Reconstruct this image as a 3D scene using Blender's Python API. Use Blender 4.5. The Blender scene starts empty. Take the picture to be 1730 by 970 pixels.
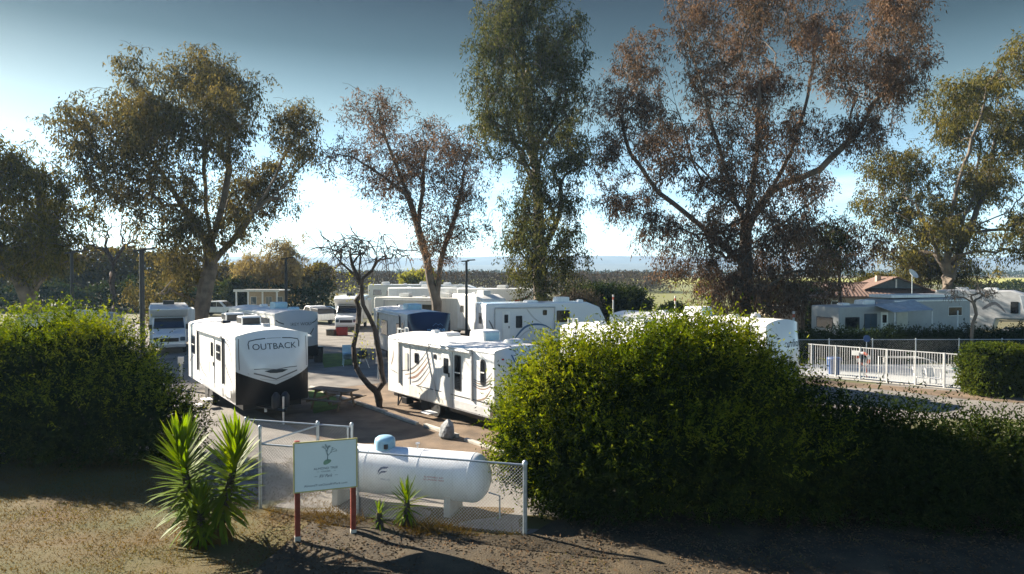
import bpy, bmesh, math, random
import numpy as np
from mathutils import Vector, Matrix
R = math.radians
sc = bpy.context.scene
# ------------------------------------------------------------------ camera
F = 1170.0; CH = 5.3; PITCH = math.atan(25 / F)
cd = bpy.data.cameras.new('camera'); cam = bpy.data.objects.new('camera', cd)
sc.collection.objects.link(cam); sc.camera = cam
cd.sensor_width = 36; cd.lens = F * 36 / 1730; cd.clip_end = 20000; cd.clip_start = 0.1
cam.location = (0, 0, CH); cam.rotation_euler = (R(90) - PITCH, 0, 0)
# ------------------------------------------------------------------ sky, sun, exposure
SUN_AZ = (-0.86, 0.51); SUN_EL = R(27)
w = bpy.data.worlds.new('World'); sc.world = w; w.use_nodes = True
nt = w.node_tree; N = nt.nodes; L_ = nt.links; N.clear()
out = N.new('ShaderNodeOutputWorld'); bg = N.new('ShaderNodeBackground')
sky = N.new('ShaderNodeTexSky'); sky.sky_type = 'NISHITA'; sky.sun_disc = False
sky.sun_elevation = SUN_EL; sky.sun_rotation = math.atan2(SUN_AZ[0], SUN_AZ[1])
sky.air_density = 1.0; sky.dust_density = 0.35; sky.ozone_density = 3.0
tc = N.new('ShaderNodeTexCoord'); sp = N.new('ShaderNodeSeparateXYZ'); L_.new(tc.outputs['Generated'], sp.inputs[0])
RAMP = ((0.0, (.42, .53, .66)), (.05, (.47, .55, .61)), (.135, (.40, .42, .40)), (.217, (.29, .258, .185)), (.30, (.080, .082, .060)), (.36, (.030, .034, .029)), (.6, (.13, .175, .22)), (1.0, (.22, .29, .37)))
rp = N.new('ShaderNodeValToRGB'); L_.new(sp.outputs['Z'], rp.inputs[0])
e = rp.color_ramp.elements
e[1].position = 1.0
for i, (p, c) in enumerate(RAMP):
    el = e[0] if i == 0 else (e[len(e) - 1] if i == len(RAMP) - 1 else e.new(p))
    el.position = p; el.color = (*c, 1)
mu = N.new('ShaderNodeMix'); mu.data_type = 'RGBA'; mu.blend_type = 'MULTIPLY'; mu.inputs[0].default_value = 1
hsv = N.new('ShaderNodeHueSaturation'); hsv.inputs['Saturation'].default_value = 1.08; L_.new(sky.outputs[0], hsv.inputs['Color']); L_.new(hsv.outputs[0], mu.inputs[6]); L_.new(rp.outputs[0], mu.inputs[7])
# soft low cloud bank
mp = N.new('ShaderNodeMapping'); mp.inputs['Scale'].default_value = (3.0, 3.0, 16.0); L_.new(tc.outputs['Generated'], mp.inputs[0])
no = N.new('ShaderNodeTexNoise'); no.inputs['Scale'].default_value = 1.7; no.inputs['Detail'].default_value = 7; L_.new(mp.outputs[0], no.inputs[0])
cr = N.new('ShaderNodeValToRGB'); cr.color_ramp.elements[0].position = .47; cr.color_ramp.elements[1].position = .72; L_.new(no.outputs['Fac'], cr.inputs[0])
ce = N.new('ShaderNodeValToRGB'); L_.new(sp.outputs['Z'], ce.inputs[0])
ee = ce.color_ramp.elements
ee[0].position = 0; ee[0].color = (.35, .35, .35, 1); ee[1].position = .17; ee[1].color = (0, 0, 0, 1)
x = ee.new(.06); x.color = (.45, .45, .45, 1)
m2 = N.new('ShaderNodeMath'); m2.operation = 'MULTIPLY'; L_.new(cr.outputs[0], m2.inputs[0]); L_.new(ce.outputs[0], m2.inputs[1])
mc = N.new('ShaderNodeMix'); mc.data_type = 'RGBA'; L_.new(m2.outputs[0], mc.inputs[0]); L_.new(mu.outputs[2], mc.inputs[6]); mc.inputs[7].default_value = (4.6, 4.8, 5.0, 1)
L_.new(mc.outputs[2], bg.inputs[0]); bg.inputs[1].default_value = 0.15; L_.new(bg.outputs[0], out.inputs[0])
sd = bpy.data.lights.new('sun', 'SUN'); sd.energy = 5.0; sd.angle = R(.53); sd.color = (1.0, .90, .75)
so = bpy.data.objects.new('sun', sd); sc.collection.objects.link(so)
_a = Vector((SUN_AZ[0], SUN_AZ[1], 0)).normalized() * math.cos(SUN_EL); SUNV = Vector((_a.x, _a.y, math.sin(SUN_EL)))
so.rotation_euler = (-SUNV).to_track_quat('-Z', 'Y').to_euler(); so.location = (-40, 30, 40)
vs = sc.view_settings; vs.view_transform = 'Standard'; vs.look = 'None'; vs.gamma = 1; vs.use_curve_mapping = False; vs.exposure = 1.9
sc.render.engine = 'CYCLES'
cy = sc.cycles; cy.use_denoising = True; cy.max_bounces = 6; cy.diffuse_bounces = 2; cy.glossy_bounces = 2; cy.transmission_bounces = 3
cy.transparent_max_bounces = 8; cy.volume_bounces = 0; cy.caustics_reflective = False; cy.caustics_refractive = False
col = sc.collection
rng = np.random.default_rng(7); random.seed(7)

# ------------------------------------------------------------------ helpers
def at(px, py, D):
    u = (px - 865) / F; v = (485 - py) / F
    y = math.cos(PITCH) + math.sin(PITCH) * v; z = -math.sin(PITCH) + math.cos(PITCH) * v
    return Vector((u * D / y, D, CH + z * D / y))
def gr(px, py):
    u = (px - 865) / F; v = (485 - py) / F
    y = math.cos(PITCH) + math.sin(PITCH) * v; z = -math.sin(PITCH) + math.cos(PITCH) * v
    t = -CH / z; return Vector((u * t, y * t, 0))
def mat(name, c, rough=.6, var=.15, scale=4, bump=0.0, bscale=60, metal=0, c2=None, spec=.4, detail=5, vcoord='Object', streak=None):
    m = bpy.data.materials.new(name); m.use_nodes = True; n = m.node_tree.nodes; l = m.node_tree.links
    b = n['Principled BSDF']; b.inputs['Roughness'].default_value = rough; b.inputs['Metallic'].default_value = metal
    b.inputs['Specular IOR Level'].default_value = spec
    t = n.new('ShaderNodeTexCoord'); no = n.new('ShaderNodeTexNoise'); no.inputs['Scale'].default_value = scale; no.inputs['Detail'].default_value = detail
    l.new(t.outputs[vcoord], no.inputs[0]); r = n.new('ShaderNodeValToRGB'); l.new(no.outputs['Fac'], r.inputs[0])
    if c2 is None: a0 = [max(0, k * (1 - var)) for k in c]; a1 = [min(1, k * (1 + var)) for k in c]
    else: a0, a1 = c, c2
    r.color_ramp.elements[0].position = .33; r.color_ramp.elements[1].position = .67
    r.color_ramp.elements[0].color = (*a0, 1); r.color_ramp.elements[1].color = (*a1, 1)
    l.new(r.outputs[0], b.inputs['Base Color'])
    if streak:
        mpn = n.new('ShaderNodeMapping'); mpn.inputs['Scale'].default_value = (9, 9, .5); l.new(t.outputs[vcoord], mpn.inputs[0]); n3 = n.new('ShaderNodeTexNoise'); n3.inputs['Scale'].default_value = 1.6; n3.inputs['Detail'].default_value = 6; l.new(mpn.outputs[0], n3.inputs[0])
        r3 = n.new('ShaderNodeValToRGB'); r3.color_ramp.elements[0].position = .5; r3.color_ramp.elements[1].position = .75; r3.color_ramp.elements[1].color = (streak, streak, streak, 1); l.new(n3.outputs['Fac'], r3.inputs[0])
        m3 = n.new('ShaderNodeMix'); m3.data_type = 'RGBA'; l.new(r3.outputs[0], m3.inputs[0]); l.new(r.outputs[0], m3.inputs[6]); m3.inputs[7].default_value = (.30, .27, .22, 1); l.new(m3.outputs[2], b.inputs['Base Color'])
    if bump:
        n2 = n.new('ShaderNodeTexNoise'); n2.inputs['Scale'].default_value = bscale; n2.inputs['Detail'].default_value = 4; l.new(t.outputs[vcoord], n2.inputs[0])
        bp = n.new('ShaderNodeBump'); bp.inputs['Strength'].default_value = bump; bp.inputs['Distance'].default_value = .03
        l.new(n2.outputs['Fac'], bp.inputs['Height']); l.new(bp.outputs[0], b.inputs['Normal'])
    return m
def leafmat(name, cols, trans=.35, rough=.5, spec=.35, tcol=None):
    rough = max(rough, .6) if 'yucca' not in name else rough; spec = 0 if 'yucca' not in name else spec
    m = bpy.data.materials.new(name); m.use_nodes = True; n = m.node_tree.nodes; l = m.node_tree.links
    b = n['Principled BSDF']; b.inputs['Roughness'].default_value = rough; b.inputs['Specular IOR Level'].default_value = spec
    g = n.new('ShaderNodeNewGeometry'); r = n.new('ShaderNodeValToRGB'); el = r.color_ramp.elements
    for i, c in enumerate(cols):
        p = i / (len(cols) - 1)
        q = el[0] if i == 0 else (el[len(el) - 1] if i == len(cols) - 1 else el.new(p))
        q.color = (*c, 1)
    t = n.new('ShaderNodeTexCoord'); no = n.new('ShaderNodeTexNoise'); no.inputs['Scale'].default_value = .35; no.inputs['Detail'].default_value = 2
    l.new(t.outputs['Object'], no.inputs[0])
    ad = n.new('ShaderNodeMath'); ad.operation = 'MULTIPLY_ADD'; l.new(g.outputs['Random Per Island'], ad.inputs[0]); ad.inputs[1].default_value = .6
    sb = n.new('ShaderNodeMath'); sb.operation = 'MULTIPLY_ADD'; l.new(no.outputs['Fac'], sb.inputs[0]); sb.inputs[1].default_value = 1.3; sb.inputs[2].default_value = -.45
    l.new(sb.outputs[0], ad.inputs[2]); l.new(ad.outputs[0], r.inputs[0]); l.new(r.outputs[0], b.inputs['Base Color'])
    tr = n.new('ShaderNodeBsdfTranslucent'); hs = n.new('ShaderNodeHueSaturation'); hs.inputs['Saturation'].default_value = 1.15; hs.inputs['Value'].default_value = 1.25
    l.new(r.outputs[0], hs.inputs['Color']); l.new(hs.outputs[0], tr.inputs[0])
    mx = n.new('ShaderNodeMixShader'); mx.inputs[0].default_value = trans; l.new(b.outputs[0], mx.inputs[1]); l.new(tr.outputs[0], mx.inputs[2])
    l.new(mx.outputs[0], n['Material Output'].inputs[0]); return m
def glassmat(name, c, rough=.08):
    m = mat(name, c, rough, .2, 1.5, spec=.8); return m
def bands(name, ca, cb, direction, scale, rough=.8, c3=None):
    m = mat(name, ca, rough); n = m.node_tree.nodes; l = m.node_tree.links
    t = n.new('ShaderNodeTexCoord'); wv = n.new('ShaderNodeTexWave'); wv.bands_direction = direction; wv.inputs['Scale'].default_value = scale
    wv.inputs['Distortion'].default_value = 1.5; wv.inputs['Detail'].default_value = 3; l.new(t.outputs['Object'], wv.inputs[0])
    mx = n.new('ShaderNodeMix'); mx.data_type = 'RGBA'; l.new(wv.outputs['Fac'], mx.inputs[0]); mx.inputs[6].default_value = (*ca, 1); mx.inputs[7].default_value = (*cb, 1)
    l.new(mx.outputs[2], n['Principled BSDF'].inputs['Base Color']); return m

def tag(o, label=None, cat=None, group=None, kind=None):
    if label: o['label'] = label
    if cat: o['category'] = cat
    if group: o['group'] = group
    if kind: o['kind'] = kind
    return o
def empty(name, loc, rz=0, label=None, cat=None, group=None):
    o = bpy.data.objects.new(name, None); col.objects.link(o); o.location = loc; o.rotation_euler = (0, 0, rz); o.empty_display_size = .3
    return tag(o, label, cat, group)
def link(name, me, m, parent=None, smooth=False, bevel=0, segs=2):
    o = bpy.data.objects.new(name, me); col.objects.link(o)
    if m is not None and not len(me.materials): me.materials.append(m)
    if parent is not None: o.parent = parent
    if smooth:
        me.polygons.foreach_set('use_smooth', [True] * len(me.polygons))
        if hasattr(me, 'set_sharp_from_angle'): me.set_sharp_from_angle(angle=R(40))
    if bevel:
        md = o.modifiers.new('bevel', 'BEVEL'); md.width = bevel; md.segments = segs; md.limit_method = 'ANGLE'; md.angle_limit = R(30)
    return o
class MB:
    def __init__(s): s.v = []; s.f = []
    def add(s, vs, fs):
        k = len(s.v); s.v += [tuple(p) for p in vs]; s.f += [tuple(i + k for i in f) for f in fs]; return s
    def box(s, x0, x1, y0, y1, z0, z1, M=None):
        vs = [Vector((x, y, z)) for z in (z0, z1) for y in (y0, y1) for x in (x0, x1)]
        if M is not None: vs = [M @ p for p in vs]
        return s.add(vs, [(0, 2, 3, 1), (4, 5, 7, 6), (0, 1, 5, 4), (2, 6, 7, 3), (0, 4, 6, 2), (1, 3, 7, 5)])
    def tube(s, pts, rad, n=6, cap=True):
        pts = [Vector(p) for p in pts]
        if not hasattr(rad, '__len__'): rad = [rad] * len(pts)
        rings = []; ref = None
        for i, p in enumerate(pts):
            d = (pts[min(i + 1, len(pts) - 1)] - pts[max(i - 1, 0)])
            d = d.normalized() if d.length > 1e-9 else Vector((0, 0, 1))
            if ref is None: ref = Vector((0, 0, 1)) if abs(d.z) < .9 else Vector((1, 0, 0))
            a = d.cross(ref).normalized() if d.cross(ref).length > 1e-6 else d.orthogonal().normalized(); b = d.cross(a); ref = -b if False else ref
            rings.append([p + (a * math.cos(t) + b * math.sin(t)) * rad[i] for t in [2 * math.pi * k / n for k in range(n)]])
        vs = [q for r_ in rings for q in r_]; fs = []
        for i in range(len(pts) - 1):
            for k in range(n):
                fs.append((i * n + k, i * n + (k + 1) % n, (i + 1) * n + (k + 1) % n, (i + 1) * n + k))
        if cap: fs += [tuple(range(n - 1, -1, -1)), tuple((len(pts) - 1) * n + k for k in range(n))]
        return s.add(vs, fs)
    def lathe(s, prof, n=20, M=None, axis='z'):
        vs = []; fs = []
        for r_, h in prof:
            for k in range(n):
                t = 2 * math.pi * k / n
                p = Vector((r_ * math.cos(t), r_ * math.sin(t), h)) if axis == 'z' else Vector((h, r_ * math.cos(t), r_ * math.sin(t)))
                vs.append(M @ p if M is not None else p)
        for i in range(len(prof) - 1):
            for k in range(n): fs.append((i * n + k, i * n + (k + 1) % n, (i + 1) * n + (k + 1) % n, (i + 1) * n + k))
        if prof[0][0] > 1e-4: fs.append(tuple(range(n - 1, -1, -1)))
        if prof[-1][0] > 1e-4: fs.append(tuple((len(prof) - 1) * n + k for k in range(n)))
        return s.add(vs, fs)
    def prism(s, poly, y0, y1, ax='y'):
        n = len(poly)
        if ax == 'y': vs = [(a, y0, b) for a, b in poly] + [(a, y1, b) for a, b in poly]
        elif ax == 'x': vs = [(y0, a, b) for a, b in poly] + [(y1, a, b) for a, b in poly]
        else: vs = [(a, b, y0) for a, b in poly] + [(a, b, y1) for a, b in poly]
        return s.add(vs, [tuple(range(n))[::-1], tuple(range(n, 2 * n))] + [(i, (i + 1) % n, n + (i + 1) % n, n + i) for i in range(n)])
    def grid(s, fn, nu, nv):
        vs = [fn(i / nu, j / nv) for j in range(nv + 1) for i in range(nu + 1)]; q = nu + 1
        return s.add(vs, [(j * q + i, j * q + i + 1, (j + 1) * q + i + 1, (j + 1) * q + i) for j in range(nv) for i in range(nu)])
    def build(s, name, m, parent=None, smooth=False, bevel=0, segs=2, recalc=True):
        me = bpy.data.meshes.new(name); me.from_pydata(s.v, [], s.f)
        if recalc:
            bm = bmesh.new(); bm.from_mesh(me); bmesh.ops.recalc_face_normals(bm, faces=bm.faces); bm.to_mesh(me); bm.free()
        me.update(); return link(name, me, m, parent, smooth, bevel, segs)
def B(x0, x1, y0, y1, z0, z1, name, m, parent, bevel=.01):
    return MB().box(x0, x1, y0, y1, z0, z1).build(name, m, parent, bevel=bevel)
def quads_mesh(name, Q, m, parent=None):
    n = len(Q); me = bpy.data.meshes.new(name)
    me.vertices.add(n * 4); me.vertices.foreach_set('co', np.ascontiguousarray(Q.reshape(-1), dtype=np.float32))
    me.loops.add(n * 4); me.loops.foreach_set('vertex_index', np.arange(n * 4, dtype=np.int32))
    me.polygons.add(n); me.polygons.foreach_set('loop_start', np.arange(0, n * 4, 4, dtype=np.int32))
    me.update(calc_edges=True); me.validate()
    return link(name, me, m, parent)
def text_mesh(s, size, extrude=0):
    c = bpy.data.curves.new('t', 'FONT'); c.body = s; c.size = size; c.align_x = 'CENTER'; c.align_y = 'CENTER'; c.resolution_u = 3; c.extrude = extrude
    o = bpy.data.objects.new('t', c); col.objects.link(o); bpy.context.view_layer.update()
    dg = bpy.context.evaluated_depsgraph_get(); me = bpy.data.meshes.new_from_object(o.evaluated_get(dg)); bpy.data.objects.remove(o); bpy.data.curves.remove(c)
    return me
def text_on(s, size, fn, name, m, parent, sx=1.0, shear=0, width=None):
    """lettering laid on a surface: fn(u, v) -> local point"""
    me = text_mesh(s, size)
    xs = [v.co.x for v in me.vertices]
    if width: sx = width / max(1e-6, max(xs) - min(xs))
    bm = bmesh.new(); bm.from_mesh(me); bmesh.ops.triangulate(bm, faces=bm.faces)
    for v in bm.verts: v.co = Vector(fn(v.co.x * sx + shear * v.co.y, v.co.y))
    bm.to_mesh(me); bm.free(); me.materials.clear(); return link(name, me, m, parent)
def unit(a): return a / np.maximum(1e-9, np.linalg.norm(a, axis=-1, keepdims=True))
def leaf_quads(base, d, ln, wd, r):
    side = unit(np.cross(d, unit(r.normal(size=d.shape)))); ln = ln[:, None]; wd = wd[:, None]
    mid = base + d * ln * .45; tip = base + d * ln
    return np.stack([base, mid + side * wd, tip, mid - side * wd], 1)

# ------------------------------------------------------------------ materials
M = {}
M['white'] = mat('rv_white', (.78, .78, .76), .35, .06, 1.2, spec=.5, streak=.35)
M['roof'] = mat('rv_roof', (.76, .74, .70), .7, .10, 1.5, bump=.05, bscale=20)
M['cream'] = mat('rv_cream', (.70, .68, .62), .45, .06, 1.2, streak=.35)
M['grey_rv'] = mat('rv_grey', (.33, .34, .345), .45, .08, 1.2, streak=.3)
M['lgrey'] = mat('light_grey_trim', (.5, .5, .5), .45, .1, 3)
M['mgrey'] = mat('mid_grey', (.2, .2, .21), .5, .1, 3)
M['capwhite'] = mat('front_cap_white', (.72, .74, .76), .18, .03, 1, spec=.6)
M['capgrey'] = mat('front_cap_grey', (.30, .34, .38), .25, .05, 1, spec=.6)
M['navy'] = mat('front_cap_navy', (.012, .02, .055), .15, .1, 1, spec=.6)
M['black'] = mat('black_plastic', (.012, .012, .014), .35, .2, 4)
M['char'] = mat('charcoal', (.03, .03, .035), .45, .2, 4)
M['rubber'] = mat('tyre_rubber', (.02, .02, .02), .8, .2, 10)
M['alu'] = mat('aluminium', (.6, .6, .62), .35, .1, 8, metal=.8)
M['galv'] = mat('galvanised_steel', (.36, .40, .43), .42, .15, 14, metal=.55)
M['wire'] = mat('fence_wire', (.32, .35, .37), .6, .2, 9)
M['glass'] = glassmat('dark_glass', (.012, .014, .018))
M['glassb'] = glassmat('bluish_glass', (.06, .09, .12))
M['blind'] = mat('window_blind', (.55, .53, .47), .7, .08, 3)
M['tan'] = mat('stripe_tan', (.30, .22, .16), .45, .1, 3)
M['rust'] = mat('stripe_brown', (.30, .19, .15), .45, .1, 3)
M['sgrey'] = mat('stripe_grey', (.16, .16, .17), .45, .1, 3)
M['sblue'] = mat('stripe_blue', (.05, .12, .24), .45, .1, 3)
M['red'] = mat('red_paint', (.38, .02, .015), .4, .15, 3)
M['blue'] = mat('blue_plastic', (.02, .06, .18), .4, .15, 3)
M['teal'] = mat('pale_blue_plastic', (.30, .48, .58), .4, .15, 3)
M['ink'] = mat('ink', (.03, .04, .05), .5, .1, 3)
M['wood'] = mat('weathered_wood', (.16, .12, .085), .8, .3, 6, bump=.4, bscale=40)
M['redwood'] = mat('red_painted_wood', (.20, .035, .02), .6, .3, 5, bump=.3, bscale=30)
M['conc'] = mat('concrete', (.42, .39, .34), .85, .18, 3, bump=.2, bscale=40)
M['lamp'] = mat('dark_bronze', (.018, .018, .02), .5, .2, 4)
M['tank'] = mat('tank_white', (.70, .72, .74), .42, .05, 2, spec=.5, streak=.25)
M['signp'] = mat('sign_panel', (.70, .78, .80), .5, .03, 2)
M['fenceW'] = mat('fence_white', (.74, .74, .72), .45, .08, 6)
M['stone'] = mat('boulder_stone', (.20, .21, .22), .75, .3, 6, bump=.6, bscale=14)
M['stucco'] = mat('beige_stucco', (.36, .30, .23), .9, .12, 4, bump=.3, bscale=50)
M['tile'] = mat('clay_tile', (.165, .105, .08), .8, .25, 5, bump=.3, bscale=30)
M['barkg'] = mat('eucalyptus_bark', (.125, .10, .078), .9, .45, 1.6, bump=.6, bscale=9)
M['barkd'] = mat('dark_bark', (.055, .042, .035), .9, .4, 5, bump=.8, bscale=16)
M['twig'] = mat('twig_grey_brown', (.12, .095, .075), .9, .3, 3)
M['asph'] = mat('old_asphalt', (.175, .16, .142), .92, .25, .8, bump=.35, bscale=120, detail=9)
M['dirt'] = mat('dirt', (.15, .105, .068), .95, .35, 1.3, bump=.6, bscale=25, detail=9)
M['dirtdark'] = mat('mulch_soil', (.058, .042, .022), .95, .4, 2.2, bump=.8, bscale=30, detail=9)
M['lawn'] = mat('dry_lawn', (.098, .060, .017), .95, 0, .55, bump=.8, bscale=35, c2=(.070, .070, .014), detail=9)
M['grassg'] = mat('green_grass', (.075, .13, .02), .95, .3, 2, bump=.5, bscale=40)
M['ground'] = mat('valley_ground', (.12, .105, .055), .95, 0, .02, c2=(.10, .115, .045), detail=8)
M['water'] = mat('pool_water', (.10, .32, .40), .05, .1, 1, bump=.1, bscale=6, spec=.6)
M['deck'] = mat('pool_deck', (.36, .37, .36), .85, .1, 2)
L = {}
L['bush'] = leafmat('bush_leaf', [(.007, .013, .004), (.016, .028, .006), (.034, .048, .009), (.08, .09, .016)], .2, .42, .45)
L['hedge'] = leafmat('hedge_leaf', [(.012, .022, .006), (.028, .042, .010), (.07, .08, .022)], .22, .5, .3)
L['clip'] = leafmat('clipped_hedge_leaf', [(.03, .05, .008), (.06, .08, .012), (.13, .13, .02)], .3, .5)
L['new'] = leafmat('sun_toned_leaf', [(.045, .075, .011), (.11, .145, .015), (.20, .22, .02), (.34, .33, .05)], .4)  # brighter yellow-green leaf colour standing in for sunlight on bush tops and sunward sides
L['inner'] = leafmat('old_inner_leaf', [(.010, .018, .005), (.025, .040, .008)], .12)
L['dark'] = leafmat('dark_leaf', [(.012, .022, .008), (.03, .045, .014)], .2, .5)
L['euc'] = leafmat('eucalyptus_leaf', [(.03, .032, .016), (.075, .068, .028), (.14, .112, .042), (.24, .18, .07)], .36)
L['eucg'] = leafmat('green_eucalyptus_leaf', [(.018, .024, .012), (.045, .052, .02), (.095, .095, .03), (.19, .165, .05)], .32)
L['eucr'] = leafmat('russet_eucalyptus_leaf', [(.032, .028, .018), (.08, .056, .034), (.16, .098, .06), (.27, .18, .125)], .36)
L['eucb'] = leafmat('olive_eucalyptus_leaf', [(.026, .03, .013), (.07, .07, .02), (.15, .125, .032), (.20, .155, .04)], .34)
L['yel'] = leafmat('yellow_leaf', [(.16, .16, .02), (.26, .26, .05), (.32, .30, .10)], .5, .5)
L['wood'] = leafmat('far_wood_leaf', [(.035, .035, .014), (.085, .068, .026), (.13, .10, .03), (.16, .15, .025)], .3, .6)
L['orch'] = leafmat('bare_orchard_twigs', [(.06, .05, .04), (.10, .08, .06), (.09, .085, .04)], .1, .8)
L['will'] = leafmat('pale_willow_leaf', [(.17, .12, .05), (.26, .20, .08), (.32, .26, .12)], .4, .6)
L['yuc'] = leafmat('yucca_leaf', [(.05, .10, .010), (.13, .19, .014), (.30, .32, .03)], .45, .5, .1)
L['straw'] = leafmat('dry_grass_blade', [(.085, .052, .014), (.15, .092, .026), (.10, .085, .016)], .3, .7)
L['chip'] = leafmat('wood_chip', [(.05, .03, .018), (.12, .075, .042), (.15, .105, .062)], 0, .9)
def objrand(m):
    n = m.node_tree.nodes; l = m.node_tree.links
    oi = n.new('ShaderNodeObjectInfo'); g = [k for k in n if k.type == 'MATH' and k.inputs[0].is_linked and k.inputs[0].links[0].from_node.type == 'NEW_GEOMETRY'][0]
    l.new(oi.outputs['Random'], g.inputs[0])
objrand(L['yuc'])
# ------------------------------------------------------------------ the setting
def sheet(name, pts, z, m):
    mb = MB(); mb.add([(p[0], p[1], z) for p in pts], [tuple(range(len(pts)))]); o = mb.build(name, m, recalc=False)
    if o.data.polygons[0].normal.z < 0: o.data.flip_normals()
    return tag(o, kind='structure')
sheet('ground', [(-7000, -300), (7000, -300), (7000, 7000), (-7000, 7000)], 0, M['ground'])
M['rows'] = bands('crop_rows', (.20, .21, .05), (.13, .12, .05), 'X', .25)
M['yfield'] = mat('mustard_field', (.30, .29, .05), .95, .3, .02)
M['fallow'] = mat('fallow_field', (.20, .155, .085), .95, .25, .02)
sheet('orchard_field', [(14, 75), (36, 75), (150, 300), (30, 300)], .01, M['rows'])
sheet('mustard_field', [(-30, 300), (600, 300), (1300, 640), (-30, 640)], .02, M['yfield'])
sheet('fallow_field', [(-1500, 660), (2600, 660), (4000, 1700), (-3000, 1700)], .02, M['fallow'])
sheet('park_road', [(-30, 17.0), (3.0, 15.6), (9, 22), (14, 25.0), (40, 24.0), (40, 31.0), (13, 33.0), (12, 45), (30, 60), (26, 72), (-40, 72), (-34, 24)], .008, M['asph'])
# front lawn with gentle relief
def lawn(u, v):
    x = -26 + 32 * u; y = 3 + v * (12.4 + 4.6 * max(0, min(1, (-7.2 - x) / 1.6)))
    return (x, y, .012 + .03 * max(0, math.sin(x * 1.3 + y) * math.sin(y * 1.7 - x * .6)) + .02 * max(0, math.sin(3.1 * x) * math.sin(2.7 * y)))
lw = tag(MB().grid(lawn, 90, 50).build('lawn', M['lawn'], smooth=True), kind='structure')
def mul(u, v):
    x0 = -5.4 + 1.2 * v; x = x0 + (18 - x0) * u; y = 3.0 + v * (12.25 - .285 * (min(x, .3) + 5.63) + max(0, min(1, (x - .3) / 1.5)) * 2.2)
    return (x, y, .05 + .05 * max(0, math.sin(x * 1.7 + .4) * math.sin(y * 1.9)) + .03 * max(0, math.sin(4.3 * x + y) * math.sin(3.3 * y)))
tag(MB().grid(mul, 120, 50).build('mulch_bed', M['dirtdark'], smooth=True), kind='structure')
sheet('enclosure_pad', [(-5.4, 15.5), (.4, 13.85), (1.6, 15.6), (-4.5, 17.5)], .02, M['asph'])
DF = Vector((.62, -.785, 0)).normalized(); DL = Vector((-DF.y, DF.x, 0))      # the heading of the parked row
def strip(p, a, b, c, d): return [(p + DF * i + DL * j)[:2] for i, j in ((a, c), (b, c), (b, d), (a, d))]
kb = gr(600, 682); ke = gr(832, 764)
sheet('site_dirt', strip(kb, -4, 10.5, -3.6, 3.4), .016, M['dirt'])
sheet('grass_verge', [gr(540, 598)[:2], gr(600, 597)[:2], gr(612, 615)[:2], gr(548, 622)[:2]], .02, M['grassg'])
sheet('grass_patch', [gr(520, 662)[:2], gr(560, 655)[:2], gr(575, 690)[:2], gr(530, 700)[:2]], .022, M['grassg'])
sheet('poolside_dirt', [gr(1360, 640)[:2], gr(1640, 664)[:2], gr(1760, 672)[:2], gr(1760, 684)[:2], gr(1640, 676)[:2], gr(1480, 657)[:2], gr(1360, 652)[:2]], .014, M['dirt'])
# timber kerb along the site, one timber after another
kr = empty('timber_kerb', kb, math.atan2(DF.y, DF.x), 'pale weathered timber kerb lying along the dirt site beside the white trailer', 'kerb')
for i, (a, b) in enumerate(((-4.6, -2.4), (-2.3, .1), (.25, 2.6), (2.7, 5.0), (5.4, 7.4), (7.9, 9.9))):
    o = B(a, b, -.075, .075, .01, .13 - .02 * (i % 2), 'timber', M['conc'], kr, .02); o.rotation_euler.z = R(random.uniform(-.8, .8))
# pool deck and pool
sheet('pool_deck', [gr(1340, 634)[:2], gr(1660, 664)[:2], (33, 33.5), (33, 39.5), (13, 39.5)], .03, M['deck'])
sheet('pool_water', [(24, 35.6), (32, 35.0), (32, 38), (24, 38)], .034, M['water'])
# mountains
def ridge(name, D, base, amp, seed, c, segs=160):
    r = random.Random(seed); ph = [(r.uniform(.5, 1) / (k ** .85), k, r.uniform(0, 6.28)) for k in (3, 5, 8, 13, 21, 34, 55)]
    mb = MB(); rows = 9
    def fn(u, v):
        X = (u - .5) * D * 3.0; t = u * 6.28
        hgt = base + amp * (.5 + sum(a * math.sin(k * t + p) for a, k, p in ph) * .28)
        ru = amp * .22 * math.sin(40 * t + 9 * v + seed) * math.sin(17 * v + 23 * t) * (1 - v) * v * 4
        return (X, D + 600 * v, max(-2, (hgt) * (v ** .8) + ru))
    mb.grid(fn, segs, rows); mb.add([], [])
    return tag(mb.build(name, mat(name, c, .95, .3, .004), smooth=True), kind='structure')
ridge('far_hills', 2700, 58, 42, 3, (.09, .10, .09)); ridge('near_hills', 2200, 22, 28, 11, (.10, .10, .07))

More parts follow.
